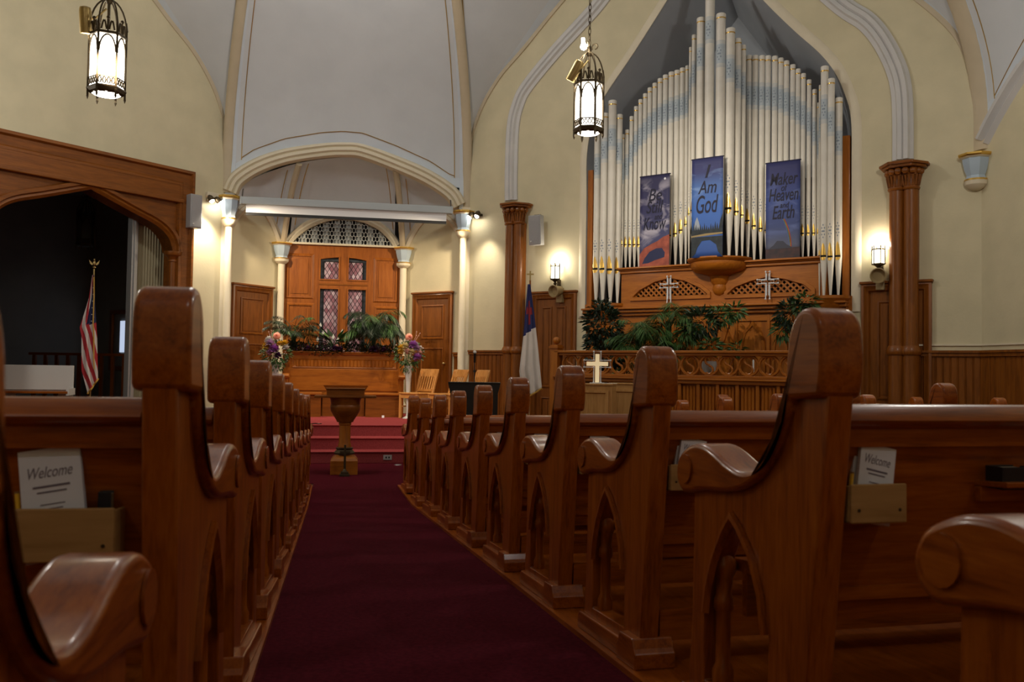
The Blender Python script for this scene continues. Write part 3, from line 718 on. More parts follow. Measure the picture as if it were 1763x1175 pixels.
# ------------------------------------------------------------------ wooden columns on the organ wall
def wood_column(label, px_, ytop, yneck, yring):
    x, zt = DR.px(px_, ytop, -.14); zn = DR.px(px_, yneck, -.14)[1]; zr = DR.px(px_, yring, -.14)[1]
    o = DR.thing('clustered_column', label, 'column', x, -.0, 0, 'clustered oak columns beside the organ')
    del o['group']
    b = MB()
    for dx, dy in ((-.085, -.10), (.085, -.10), (0, -.02)):
        b.lathe([(.10, zr + .06), (.095, zr + .12), (.092, zn - .02)], (dx, dy, 0), 18)
    b.box(-.17, .17, -.06, .0, zr, zn); b.build('shafts', DOORW['z'], o)
    b = MB()
    for dx, dy in ((-.085, -.10), (.085, -.10)):
        b.lathe([(.115, 0), (.115, .12), (.105, .15), (.105, zr - .05)], (dx, dy, 0), 18)
        b.lathe([(.118, zr - .05), (.13, zr - .03), (.13, zr + .01), (.112, zr + .05), (.10, zr + .07)], (dx, dy, 0), 18)
    b.box(-.19, .19, -.08, .0, 0, zr); b.build('pedestal', DOORW['z'], o)
    b = MB(); h = zt - zn
    for dx, dy in ((-.085, -.10), (.085, -.10)):
        b.lathe([(.105, zn - .02), (.115, zn), (.10, zn + .03), (.105, zn + h * .45), (.125, zn + h * .6)], (dx, dy, 0), 14)
        for k in range(9):
            a = pi * (1 + k / 8); b.bar((dx + .10 * cos(a), dy + .10 * sin(a), zn + .03), (dx + .125 * cos(a), dy + .125 * sin(a), zn + h * .5), .02)
    for k in range(8):
        a = -pi + pi * k / 7; b.sphere((.20 * cos(a), -.08 + .17 * sin(a), zn + h * .66), .046, 8)
    b.box(-.17, .17, -.2, 0, zn + h * .5, zn + h * .82); b.build('capital', DOORW['x'], o)
    b = MB(); b.prism([(-.27, 0), (-.27, -.12), (-.13, -.32), (.13, -.32), (.27, -.12), (.27, 0)], zn + h * .80, zn + h * .9, 'z'); b.prism([(-.30, 0), (-.30, -.13), (-.15, -.35), (.15, -.35), (.30, -.13), (.30, 0)], zn + h * .9, zt, 'z')
    b.build('abacus', DOORW['x'], o, smooth=0, bevel=.008)
    return o
wood_column('clustered oak column left of the organ, behind the white and blue flag', 885, 352, 385, 604)
wood_column('clustered oak column at the right, beside the plain cream wall', 1555, 282, 325, 605)

# ------------------------------------------------------------------ pipe organ
def at(X, Y, d):
    return CAM + (F2 + R3 * ((X - PCX) / FPX) - U3 * ((Y - PCY) / FPX)) * d
organ = DR.thing('pipe_organ', 'tall pipe organ of cream painted pipes in a carved oak case filling the pointed niche', 'organ', 0, 0, 0)
def opx(X, Y, off=0.0): return DR.px(X, Y, off)
PIPEW = noisy('pipe_paint', (.70, .67, .60), (.76, .73, .66), 6, .42, .02)
PIPEB = noisy('pipe_blue_band', (.43, .50, .56), (.49, .56, .61), 14, .45, .02)
PIPEM = noisy('pipe_band_fade', (.57, .59, .585), (.62, .64, .63), 14, .45, .02)
STENC = mat('stencil_blue', (.22, .27, .34), .6)
groups = []
A = [(1028.4, 224, 10.8, 462), (1040, 196, 11.3, 462), (1053, 174, 12.2, 463), (1065, 198, 9.8, 464)]
Bp = [(1071.8, 232, 5), (1078.6, 224, 6.5), (1086, 201, 6.3), (1093.6, 184, 6.5), (1101.2, 172, 6.8), (1109.2, 162, 7.2), (1117.1, 152, 7.3), (1125.6, 144, 7.6), (1134.7, 136, 8), (1144, 130, 8.6), (1154, 125, 8.9), (1164, 122, 9), (1173.6, 118, 9.2), (1181.6, 114, 6.5)]
Bm = [421, 421, 421, 421, 421, 419, 417, 414, 411, 408, 405, 402, 396, 386]
Cp = [(1187, 82, 5, 368), (1193, 61, 7.7, 362), (1204.5, 32, 13.6, 352), (1220, -15, 15.6, 344), (1239, 25, 15.6, 348), (1255.7, 50, 15, 358), (1269, 67.5, 11, 364), (1278.6, 78.5, 8, 370)]
Cy = [-.10, -.17, -.27, -.33, -.33, -.28, -.19, -.11]
Dp = [(1288.2, 96.4, 10.2), (1299.2, 96.4, 10.2), (1310.8, 96.6, 9.8), (1321.3, 97, 9.5), (1333, 97.5, 9.9), (1343.4, 100.7, 9), (1353, 105.5, 9.3), (1363.9, 112, 9), (1373.2, 119.4, 8.3), (1382.3, 127.3, 8.2), (1392.2, 138, 7.8), (1401.9, 154.6, 8), (1408.4, 177, 4)]
Dm = [379.5, 388.6, 393, 396, 398, 399, 400, 401, 401.6, 401.5, 401, 401, 401]
Ep = [(1411.6, 147, 5, 440), (1419, 115, 13.2, 440), (1430.5, 136, 12.2, 441), (1443.8, 169, 12.8, 440)]
Ay = [-.10, -.17, -.17, -.08]; Ey = [-.06, -.15, -.17, -.10]
ZC = opx(1250, 452, -.05)[1]; ZL = opx(1060, 522, -.15)[1]
for (X, Yt, w, m), y in zip(A, Ay): groups.append((X, Yt, w, m, y, ZL))
for (X, Yt, w), m in zip(Bp, Bm): groups.append((X, Yt, w, m, .06, ZC))
for (X, Yt, w, m), y in zip(Cp, Cy): groups.append((X, Yt, w, m, y, ZC + .05))
for (X, Yt, w), m in zip(Dp, Dm): groups.append((X, Yt, w, m, .06, ZC))
for (X, Yt, w, m), y in zip(Ep, Ey): groups.append((X, Yt, w, m, y, ZL))
def organ_pipe(X, Yt, w, Ym, y, zf):
    x = opx(X, 330, y)[0]; r = (opx(X + w / 2, 330, y)[0] - opx(X - w / 2, 330, y)[0]) / 2 * .985
    zt = opx(X, Yt, y)[1]; zm = opx(X, Ym, y)[1]
    o = None; b = MB(); H = zt - zf
    prof = [(r * .32, 0), (r, zm - zf - .02), (r, zt - .80 - zf), (r, zt - .74 - zf), (r, zt - .46 - zf), (r, zt - .40 - zf), (r, H - .075), (r * 1.05, H - .07), (r * 1.05, H - .01), (r * .96, H), (r * .7, H), (r * .7, H - .06)]
    b.lathe(prof, n=16, mis=[0, 0, 2, 1, 2, 0, 0, 0, 0, 0, 0])
    o = b.build('organ_pipe', [PIPEW, PIPEB, PIPEM], organ, (x, y, zf), smooth=45)
    g = MB(); g.lathe([(r * 1.06, H - .078), (r * 1.075, H - .07), (r * 1.06, H - .062)], n=16); g.build('gilt_collar', GOLD, o, smooth=60)
    # mouth: a gilt ogival upper lip over a dark slot
    g = MB(); hm = r * 4.0 if r < .05 else r * 3.3; n = 7; z0 = zm - zf
    def P(u, z): a = -pi / 2 + u * .85; rr = r * 1.012; return (rr * cos(a), rr * sin(a), z)
    rows = []
    for k in range(n + 1):
        t = k / n; wd = (1 - t) ** .62
        rows.append([P(s * wd, z0 + t * hm) for s in (-1, -.5, 0, .5, 1)])
    vs = [p for rw in rows for p in rw]; fs = [(k * 5 + i, k * 5 + i + 1, k * 5 + i + 6, k * 5 + i + 5) for k in range(n) for i in range(4)]
    g.add(vs, fs, 0)
    vs = [P(s, z) for z in (z0 - r * .55, z0) for s in (-1, -.5, 0, .5, 1)]; g.add(vs, [(i, i + 1, i + 6, i + 5) for i in range(4)], 1)
    vs = [P(s * (1 if z > z0 - r * .9 else .5), z) for z in (z0 - r * 1.4, z0 - r * .55) for s in (-1, -.5, 0, .5, 1)]; g.add(vs, [(i, i + 1, i + 6, i + 5) for i in range(4)], 0)
    g.build('pipe_mouth', [GOLD, DARK], o, smooth=60)
    g = MB()
    def dia(u, z, s):
        q = [P(u - s / r * .7, z), P(u, z - s), P(u + s / r * .7, z), P(u, z + s)]; g.add([(a * 1.004, b_ * 1.004, c) for a, b_, c in q], [(0, 1, 2, 3)])
    s = min(.016, r * .30)
    for zz in (H - .60, z0 + hm + .16):
        for du, dz in ((0, 0), (-.42, .045), (.42, .045), (-.42, -.045), (.42, -.045), (0, .085), (0, -.085), (-.3, 0), (.3, 0)): dia(du, zz + dz, s)
    g.build('stencil', STENC, o, smooth=0, norm=False)
for gp in groups: organ_pipe(*gp)
xl, xr_ = opx(1070, 470, -.05)[0], opx(1421, 450, -.05)[0]; NX0, NX1 = 2.49, 6.62
zl = opx(1240, 528, -.18)[1]
# lattice openings
latA = opx(1089, 514, -.05), opx(1150, 477, -.05), opx(1220.5, 512, -.05)
latB = opx(1251, 510, -.05), opx(1325, 474, -.05), opx(1400, 506, -.05)
def lat_outline(L):
    (x0, z0), (xm, zm), (x1, z1) = L; z0 = (z0 + z1) / 2; xm = (x0 + x1) / 2
    top = [(x1, z0), (x1, z0 + .05), (x1 - .12, z0 + .15), (xm + .25, zm - .05), (xm, zm), (xm - .25, zm - .05), (x0 + .12, z0 + .15), (x0, z0 + .05)]
    return [(x0, z0)] + top
oA, oB = lat_outline(latA), lat_outline(latB)
b = MB(); b.prism([(xl, zl + .02), (xr_, zl + .02), (xr_, ZC - .05), (xl, ZC - .05)], -.05, .02, 'y', holes=[oA, oB]); b.box(xl, xr_, .25, .27, zl, ZC); b.box(xl, xl + .03, .0, .27, zl, ZC); b.box(xr_ - .03, xr_, .0, .27, zl, ZC)
b.build('front_panel', CASE['x'], organ, smooth=0)
for o_ in (oA, oB):
    b = MB(); b.box(min(p[0] for p in o_) - .02, max(p[0] for p in o_) + .02, .05, .06, min(p[1] for p in o_) - .02, max(p[1] for p in o_) + .02); b.build('lattice_backing', DARK, organ, smooth=0)
    b = MB(); x0, x1 = o_[0][0], o_[1][0]; z0 = o_[0][1]; zt = max(p[1] for p in o_)
    topl = sorted(o_[1:], key=lambda p: p[0])
    def inn(x, z): return x0 <= x <= x1 and z0 <= z <= interp(topl, x)
    step = .088
    for sg in (1, -1):
        for k in range(-10, 40):
            c = x0 + k * step; seg = []
            for i in range(60):
                z = z0 + (zt - z0) * i / 59; x = c + sg * (z - z0) if sg > 0 else c - (z - z0)
                if inn(x, z): seg.append((x, z))
            if len(seg) > 2: b.bar((seg[0][0], -.02 + .012 * sg, seg[0][1]), (seg[-1][0], -.02 + .012 * sg, seg[-1][1]), .026, .02, up=(0, 1, 0))
    b.build('lattice', CASE['x'], organ, smooth=0)
    b = MB(); b.sweep(o_, [(.0, -.05), (.0, -.085), (-.035, -.085), (-.05, -.05)] if False else [(-.03, -.05), (-.03, -.08), (.02, -.08), (.03, -.05)], closed=True); b.build('lattice_frame', CASE['x'], organ, smooth=0)
b = MB()
for y0, z0, z1 in ((-.09, ZC - .09, ZC - .05), (-.12, ZC - .05, ZC - .03), (-.16, ZC - .03, ZC)): b.box(xl - .03, xr_ + .03, y0, .25, z0, z1)
b.build('cornice', CASE['x'], organ, smooth=0, bevel=.008)
b = MB()
for y0, z0, z1 in ((-.20, zl, zl + .03), (-.15, zl - .05, zl), (-.10, zl - .10, zl - .05)): b.box(NX0 + .02, NX1 - .02, y0, .1, z0, z1)
b.build('ledge', CASE['x'], organ, smooth=0, bevel=.01)
for cx in ((opx(1028, 500, -.1)[0] + opx(1066, 500, -.1)[0]) / 2, (opx(1415, 500, -.1)[0] + opx(1446, 500, -.1)[0]) / 2):
    b = MB(); b.lathe([(.06, zl - .16), (.16, zl - .10), (.20, zl - .02), (.22, ZL - .06), (.245, ZL - .04), (.245, ZL)], (cx, -.0, 0), 18, a0=pi, a1=2 * pi); b.box(cx - .26, cx + .26, -.02, .25, zl - .1, ZL - .002)
    b.build('tower_bracket', CASE['x'], organ, smooth=40)
cx = (opx(1184, 460, -.2)[0] + opx(1282, 460, -.2)[0]) / 2
b = MB(); zq = ZC + .05
b.lathe([(.03, zq - .54), (.08, zq - .51), (.11, zq - .45), (.10, zq - .38), (.13, zq - .34), (.15, zq - .25), (.24, zq - .22), (.37, zq - .185), (.42, zq - .13), (.43, zq - .09), (.43, zq - .06), (.46, zq - .045), (.48, zq - .02), (.48, zq)], (cx, -.02, 0), 28, a0=pi, a1=2 * pi)
b.add([(cx + .48 * cos(pi + pi * k / 28), -.02 + .48 * sin(pi + pi * k / 28), zq) for k in range(29)], [tuple(range(29))])
b.build('console_bowl', CASE['x'], organ, smooth=35)
for x0, x1 in ((NX0 + .015, NX0 + .11), (NX1 - .11, NX1 - .015)):
    b = MB(); b.box(x0, x1, -.01, .12, .66, 4.62); b.box(x0 - .01, x1 + .01, -.03, .12, 2.32, 2.42); b.build('side_post', CASE['z'], organ, smooth=0, bevel=.006)
b = MB(); b.box(NX0 + .05, NX1 - .05, -.02, .0, .64, zl - .08); b.build('lower_panel', CASE['z'], organ, smooth=0)
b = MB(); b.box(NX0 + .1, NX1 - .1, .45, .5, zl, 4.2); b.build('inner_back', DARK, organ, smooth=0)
n = 8; sp_ = (NX1 - NX0 - .3) / n
for i in range(n):
    c = NX0 + .15 + sp_ * (i + .5); hw = sp_ * .36; zt = 2.06; b = MB()
    path = [(c - hw, .70), (c - hw, zt - .42), (c - hw * .92, zt - .26), (c - hw * .6, zt - .11), (c, zt), (c + hw * .6, zt - .11), (c + hw * .92, zt - .26), (c + hw, zt - .42), (c + hw, .70)]
    b.sweep(path, [(-.02, -.02), (-.02, -.04), (.02, -.045), (.03, -.02)]); b.box(c + sp_ * .46, c + sp_ * .54, -.05, -.02, .66, zl - .1)
    b.build('blind_arch', CASE['z'], organ, smooth=40)
b = MB(); b.box(NX0 + .1, NX1 - .1, -.045, -.02, 2.10, zl - .10); b.build('frieze', CASE['x'], organ, smooth=0)

# wire crosses hung on the organ front
def cross_poly(w, h, arm, t, c=0):
    """latin cross outline, foot at (0,0)"""
    a = t / 2
    return [(-a, 0), (a, 0), (a, arm - a), (w / 2, arm - a), (w / 2, arm + a), (a, arm + a), (a, h), (-a, h), (-a, arm + a), (-w / 2, arm + a), (-w / 2, arm - a), (-a, arm - a)]
WIRE = mat('white_wire', (.66, .68, .72), .4)
def wire_cross(label, X, Yt, Yb, W, y):
    x, zt = opx(X, Yt, y); zb = opx(X, Yb, y)[1]; w = opx(X + W / 2, Yt, y)[0] - opx(X - W / 2, Yt, y)[0]; h = zt - zb
    o = DR.thing('wire_cross', label, 'cross', x, y, zb); P = cross_poly(w, h, h * .64, h * .15)
    b = MB(); b.tube([(p[0], 0, p[1]) for p in P], .009, 6, closed=True); b.build('outer_wire', WIRE, o)
    b = MB(); b.tube([(p[0] * .62, -.004, h * .64 + (p[1] - h * .64) * .80) for p in cross_poly(w, h, h * .64, h * .12)], .006, 6, closed=True); b.build('inner_wire', WIRE, o)
    b = MB()
    for p in P: b.sphere((p[0], -.006, p[1]), .014, 6)
    b.build('corner_beads', WIRE, o)
wire_cross('white wire cross on the left lattice of the organ case', 1152, 476, 521, 30, -.115)
wire_cross('white wire cross on the right lattice of the organ case', 1322, 468, 515, 36, -.115)

# ------------------------------------------------------------------ banners on the pipes
def text(name, body, m, parent, loc, width, height, rot=(pi / 2, 0, 0), shear=.25, thick=.0015, off=0.0):
    cu = bpy.data.curves.new(name, 'FONT'); cu.body = body; cu.align_x = 'CENTER'; cu.align_y = 'BOTTOM_BASELINE'; cu.extrude = thick; cu.shear = shear; cu.offset = off
    o = bpy.data.objects.new(name, cu); COL.objects.link(o); bpy.context.view_layer.update()
    me = bpy.data.meshes.new_from_object(o.evaluated_get(bpy.context.evaluated_depsgraph_get())); bpy.data.objects.remove(o)
    xs = [v.co.x for v in me.vertices]; ys_ = [v.co.y for v in me.vertices]; sx = width / (max(xs) - min(xs)); sy_ = height / (max(ys_) - min(ys_)); mx = (max(xs) + min(xs)) / 2
    for v in me.vertices: v.co = Vector(((v.co.x - mx) * sx, (v.co.y - min(ys_)) * sy_, v.co.z))
    me.materials.clear(); me.materials.append(m)
    q = bpy.data.objects.new(name, me); COL.objects.link(q); q.parent = parent; q.location = loc; q.rotation_euler = rot; return q
def print_mat(name, H, stops, cloud, c0, c1, scale=4.0, stretch=(1, 1, 1.6), zlo=0, zhi=1):
    m = mat(name, (.1, .1, .2), .65); t = m.node_tree; L = t.links.new; bs = t.nodes['Principled BSDF']
    tc = nd(t, 'ShaderNodeTexCoord'); sx = nd(t, 'ShaderNodeSeparateXYZ'); L(tc.outputs['Object'], sx.inputs[0])
    dv = nd(t, 'ShaderNodeMath', operation='DIVIDE'); dv.inputs[1].default_value = H; L(sx.outputs['Z'], dv.inputs[0])
    r = ramp(t, stops); L(dv.outputs[0], r.inputs[0])
    mp = nd(t, 'ShaderNodeMapping'); mp.inputs['Scale'].default_value = stretch; mp.inputs['Rotation'].default_value = (0, .5, 0); L(tc.outputs['Object'], mp.inputs[0])
    n = nd(t, 'ShaderNodeTexNoise'); n.inputs['Scale'].default_value = scale; n.inputs['Detail'].default_value = 5; n.inputs['Distortion'].default_value = .8; L(mp.outputs[0], n.inputs[0])
    mr = nd(t, 'ShaderNodeMapRange'); mr.inputs[1].default_value = c0; mr.inputs[2].default_value = c1; L(n.outputs[0], mr.inputs[0])
    # clouds only between zlo and zhi of the height
    m1 = nd(t, 'ShaderNodeMapRange'); m1.inputs[1].default_value = zlo; m1.inputs[2].default_value = zlo + .12; L(dv.outputs[0], m1.inputs[0])
    m2 = nd(t, 'ShaderNodeMapRange'); m2.inputs[1].default_value = zhi; m2.inputs[2].default_value = zhi - .15; L(dv.outputs[0], m2.inputs[0])
    k1 = nd(t, 'ShaderNodeMath', operation='MULTIPLY'); L(m1.outputs[0], k1.inputs[0]); L(m2.outputs[0], k1.inputs[1])
    k2 = nd(t, 'ShaderNodeMath', operation='MULTIPLY'); L(k1.outputs[0], k2.inputs[0]); L(mr.outputs[0], k2.inputs[1])
    mx = nd(t, 'ShaderNodeMix', data_type='RGBA'); L(k2.outputs[0], mx.inputs[0]); L(r.outputs[0], mx.inputs[6]); mx.inputs[7].default_value = (*cloud, 1)
    L(mx.outputs[2], bs.inputs['Base Color']); return m
LETTER = mat('banner_lettering', lin(22, 22, 48), .7)
def banner(label, c, y, m):
    """c = left x, right x, top y, bottom y in photograph pixels"""
    (x0, zt), (x1, _) = opx(c[0], c[2], y), opx(c[1], c[2], y); xm = (c[0] + c[1]) / 2
    zt = opx(xm, c[2], y)[1]; zb = opx(xm, c[3], y)[1]; W, H = x1 - x0, zt - zb
    o = DR.thing('hanging_banner', label, 'banner', (x0 + x1) / 2, y, zb)
    b = MB(); b.grid(lambda u, v: ((u - .5) * W, .004 * sin(v * 9) * 0, v * H), 8, 16); b.build('cloth', m(H), o, solid=.003, norm=False)
    b = MB(); b.tube([(-W / 2 - .01, .006, H - .01), (W / 2 + .01, .006, H - .01)], .009, 8); b.build('top_rod', BLACK, o)
    def U(X, Yq): q = opx(X, Yq, y); return q[0] - (x0 + x1) / 2, q[1] - zb
    return o, W, H, U
def letters(o, U, rows):
    for body, X0, X1, Ya, Yb in rows:
        a, c = U(X0, Yb), U(X1, Ya); xm, zm = (a[0] + c[0]) / 2, U((X0 + X1) / 2, Yb)[1]
        text('lettering', body, LETTER, o, (xm, -.005, zm), c[0] - a[0], U((X0 + X1) / 2, Ya)[1] - zm, off=.007)
def flat(o, name, poly, y, m, th=.002):
    b = MB(); b.prism(poly, y, y + th, 'y'); return b.build(name, m, o, smooth=0)
# banner one: night sky, clouds and red rock
o, W, H, U = banner('left blue banner reading Be Still and Know over a red rock arch', (1102.5, 1153.5, 301, 460), -.10, lambda H: print_mat('print_clouds', H, [(0, lin(70, 74, 110)), (.3, lin(66, 70, 112)), (.65, lin(48, 48, 92)), (1, lin(38, 36, 74))], lin(176, 172, 190), .47, .68, 3.6, (1, 1, 1.5), .16, .98))
ROCK = noisy('banner_red_rock', lin(176, 92, 72), lin(134, 66, 56), 9, .7, 0)
flat(o, 'rock_arch', [(-W / 2, 0), (W / 2, 0), (W / 2, H * .34), (W * .30, H * .32), (W * .12, H * .28), (-W * .10, H * .25), (-W * .34, H * .21), (-W / 2, H * .14)], -.004, ROCK)
flat(o, 'arch_opening', [(-W * .40, H * .04), (-W * .32, H * .10), (-W * .16, H * .165), (W * .06, H * .20), (W * .26, H * .20), (W * .36, H * .15), (W * .34, H * .10), (W * .05, H * .075), (-W * .2, H * .045)], -.0055, mat('banner_navy', lin(40, 46, 84), .7))
flat(o, 'moon', [(W * .34 + .018 * cos(k * pi / 5), H * .945 + .018 * sin(k * pi / 5)) for k in range(10)], -.005, mat('banner_white', lin(225, 225, 235), .7))
letters(o, U, [('Be', 1117, 1140, 325, 346), ('Still', 1113, 1142, 346, 367), ('and', 1127, 1141, 368, 378), ('Know', 1108, 1147, 374, 396)])
# banner two: sky and lake
o, W, H, U = banner('middle blue banner reading I Am God over a lake with pines', (1191.5, 1245.3, 271, 443), -.48, lambda H: print_mat('print_lake', H, [(0, lin(44, 78, 150)), (.2, lin(52, 92, 168)), (.5, lin(58, 104, 186)), (.72, lin(70, 104, 170)), (.85, lin(52, 58, 112)), (1, lin(44, 46, 92))], lin(120, 152, 204), .5, .72, 2.6, (1, 1, 3.2), .55, .95))
TREE = noisy('banner_pines', lin(40, 50, 58), lin(26, 34, 42), 12, .7, 0)
pine = [(-W / 2, H * .22), (W / 2, H * .22), (W / 2, H * .43), (W * .42, H * .36)]
for k in range(14):
    x = W * .40 - k * W * .068; pine += [(x, H * (.30 + .05 * ((k * 7) % 5) / 5 + .05 * abs(x) / W)), (x - W * .034, H * .27)]
pine += [(-W * .48, H * .40), (-W / 2, H * .42)]
flat(o, 'pine_bank', pine, -.004, TREE)
flat(o, 'cliff', [(-W * .42, H * .28), (-W * .20, H * .28), (-W * .26, H * .36), (-W * .32, H * .41), (-W * .38, H * .36)], -.0035, mat('banner_cliff', lin(150, 160, 176), .7))
flat(o, 'shore', [(-W / 2, H * .205), (W / 2, H * .225), (W / 2, H * .24), (0, H * .238), (-W / 2, H * .22)], -.0055, mat('banner_shore', lin(150, 132, 92), .7))
flat(o, 'reflection', [(-W / 2, .0), (-W * .36, H * .04), (-W * .3, H * .10), (-W * .16, H * .165), (W * .1, H * .17), (W * .3, H * .12), (W * .36, H * .05), (W / 2, 0), (W / 2, H * .205), (-W / 2, H * .205)], -.005, TREE)
letters(o, U, [('I', 1214, 1224, 284, 306), ('Am', 1202, 1234, 311, 333), ('God', 1199, 1237, 336, 367)])
# banner three: rainbow over a hill
o, W, H, U = banner('right blue banner reading Maker of Heaven and Earth over a rainbow', (1319, 1378, 277, 450), -.10, lambda H: print_mat('print_rainbow', H, [(0, lin(70, 44, 52)), (.10, lin(60, 52, 64)), (.16, lin(86, 92, 118)), (.35, lin(56, 70, 122)), (.6, lin(52, 72, 140)), (.85, lin(46, 52, 110)), (1, lin(42, 44, 92))], lin(92, 108, 164), .5, .75, 2.4, (1, 1, 3.0), .2, .9))
flat(o, 'plain', [(-W / 2, 0), (W / 2, 0), (W / 2, H * .135), (-W / 2, H * .125)], -.004, noisy('banner_plain', lin(74, 52, 54), lin(46, 44, 52), 10, .7, 0))
flat(o, 'hill', [(-W * .42, H * .125), (W * .3, H * .13), (W * .12, H * .165), (W * .02, H * .20), (-W * .16, H * .205), (-W * .26, H * .165)], -.005, mat('banner_hill', lin(60, 62, 78), .7))
for k, c in enumerate([(176, 66, 66), (190, 130, 70), (176, 168, 92), (92, 140, 104), (86, 104, 168)]):
    pts_ = [(W * (.26 - .012 * k) - W * .20 * t * t, H * (.14 + .28 * t)) for t in [i / 8 for i in range(9)]]
    flat(o, 'rainbow_band', pts_ + [(x - W * .024, z) for x, z in reversed(pts_)], -.0045, mat('banner_rainbow_%d' % k, lin(*c), .7))
letters(o, U, [('Maker', 1326, 1374, 297, 318), ('of', 1345, 1356, 317, 329), ('Heaven', 1324, 1375, 324, 346), ('and', 1343, 1359, 348, 358), ('Earth', 1330, 1368, 354, 377)])

# ------------------------------------------------------------------ choir parapet
CY_ = -1.8
rail = DR.thing('choir_railing', 'oak choir railing with rings of carved scrolls over linenfold panels', 'railing', 0, CY_, 0)
cpx = lambda X, Y: DR.px(X, Y, CY_)
x0, x1 = cpx(958, 606)[0], cpx(1455, 606)[0]
zt = cpx(1160, 604)[1]; zc1, zc0 = cpx(1160, 612)[1], cpx(1160, 645.5)[1]; zs = cpx(1160, 647)[1]
b = MB(); b.box(x0, x1, -.07, .07, zt - .035, zt); b.box(x0, x1, -.045, .045, zt - .07, zt - .035); b.build('top_rail', CASE['x'], rail, smooth=0, bevel=.008)
b = MB(); b.box(x0, x1, -.05, .05, zs - .03, zs + .01); b.box(x0, x1, -.10, .05, zs - .055, zs - .03); b.box(x0, x1, -.07, .05, zs - .10, zs - .055); b.build('middle_rail', CASE['x'], rail, smooth=0, bevel=.006)
p_ = (cpx(1221, 630)[0] - cpx(1188.4, 630)[0]); xc = cpx(1221, 630)[0]; k0 = int((x0 - xc) / p_); k1 = int((x1 - xc) / p_)
zm = (zc0 + zc1) / 2; R_ = min((zc1 - zc0) / 2, p_ / 2) * .97
for k in range(k0, k1 + 1):
    b = MB(); c = xc + k * p_
    b.tube([(c + R_ * cos(2 * pi * i / 28), 0, zm + R_ * sin(2 * pi * i / 28)) for i in range(28)], .019, 6, closed=True)
    S = [(c + R_ * .42 * cos(a), 0, zm + R_ * .47 + R_ * .42 * sin(a)) for a in [radians(v) for v in range(20, 275, 25)]] + [(c + R_ * .42 * cos(a), 0, zm - R_ * .47 + R_ * .42 * sin(a)) for a in [radians(v) for v in range(85, -165, -25)]]
    b.tube(S, .015, 6); b.build('scroll_ring', CASE['x'], rail)
b = MB(); b.box(x0, x1, .0, .04, .0, zs - .09); b.build('backing_board', CASE['z'], rail, smooth=0)
i = 0
for k in range(k0, k1 + 1):
    c = xc + (k + .5) * p_
    if c + p_ > x1: break
    b = MB(); b.box(c - .022, c + .022, -.05, .0, .0, zs - .10); b.build('stile', CASE['z'], rail, smooth=0, bevel=.005)
    b = MB()
    n = 24; pts = [(c + .035 + (p_ - .07) * q / n, -.012 - .022 * abs(sin(q / n * pi * 4)) ** .7) for q in range(n + 1)]
    b.add([(x, y, .12) for x, y in pts] + [(x, y, zs - .13) for x, y in pts], [(q, q + 1, n + 2 + q, n + 1 + q) for q in range(n)]); b.build('linenfold_panel', CASE['z'], rail, smooth=60)
b = MB(); b.box(x0 - .06, x0 + .06, -.07, .07, 0, zt + .08); b.box(x0 - .075, x0 + .075, -.085, .085, zt + .03, zt + .06); b.sphere((x0, 0, zt + .14), .055, 12); b.build('newel_post', CASE['z'], rail, smooth=40)
CFZ = .60
b = MB(); b.box(x0 + .1, 6.62, CY_ + .05, -.05, .0, CFZ); struct(DR.put(b, 'floor_choir', CARPET, smooth=0))

# ------------------------------------------------------------------ lectern boxes and lit cross
def cabinet(label, P, w, d, h, rz):
    o = thing('oak_cabinet', label, 'cabinet', (P[0], P[1], 0), rz)
    b = MB(); b.box(-w / 2, w / 2, 0, d, .02, h - .02); b.build('body', LIGHTW, o, smooth=0)
    b = MB(); b.box(-w / 2 - .012, w / 2 + .012, -.012, d + .01, h - .02, h); b.build('top', LIGHTW, o, smooth=0, bevel=.004)
    b = MB(); b.sweep([(-w / 2 + .04, .12), (-w / 2 + .04, h - .08), (w / 2 - .04, h - .08), (w / 2 - .04, .12)], [(0, 0), (0, -.012), (.05, -.012), (.06, 0)] if False else [(0, 0), (0, -.014), (-.03, -.014), (-.045, 0)], closed=True); b.build('panel_moulding', LIGHTW, o, smooth=0)
    return o
P = at(1024, 690, 10.6); P2 = at(1024, 661, 10.6)
cabinet('light oak cabinet with the lit cross standing on it', (P.x, P.y), .42, .30, P2.z, radians(-27))
Q = at(1084, 690, 11.0); cabinet('light oak cabinet behind the one with the lit cross', (Q.x, Q.y), .50, .28, at(1080, 660, 11.0).z, radians(-27))
Pc = at(1028, 659, 10.72)
lc = thing('lighted_cross', 'small cream cross with white wire outline on the light oak cabinet', 'cross', (Pc.x, Pc.y, P2.z), radians(-18))
h = at(1028, 606, 10.72).z - P2.z; w_ = .325
b = MB(); b.prism(cross_poly(w_ * .82, h * .93, h * .62, h * .13), -.012, .012, 'y'); b.build('cross_board', mat('cross_cream', (.80, .66, .42), .5, emit=(1, .78, .45), strength=.35), lc, smooth=0, bevel=.004)
P_ = cross_poly(w_, h, h * .62, h * .22); P_ = [(-h * .11, .012), (h * .11, .012)] + P_[2:]
b = MB(); b.tube([(p[0], -.015, p[1]) for p in P_], .007, 6, closed=True); b.tube([(p[0], .015, p[1]) for p in P_], .007, 6, closed=True)
for p in P_: b.sphere((p[0], -.015, p[1]), .013, 6)
b.build('wire_outline', WIRE, lc)
b = MB(); b.box(-.09, .09, -.06, .06, 0, .012); b.build('foot', WHITE, lc, smooth=0)
cw = MB(); pts = [(P.x + .06 + .20 * k / 9 + .01 * sin(k * 2.1), P.y + .03 + .02 * cos(k * 1.7) - .08 * k / 9, P2.z + .006) for k in range(10)]; cw.tube(pts, .004, 5)
tag(cw.build('light_cable', WHITE), 'thin white cable lying beside the lit cross on the oak cabinet', 'cable')

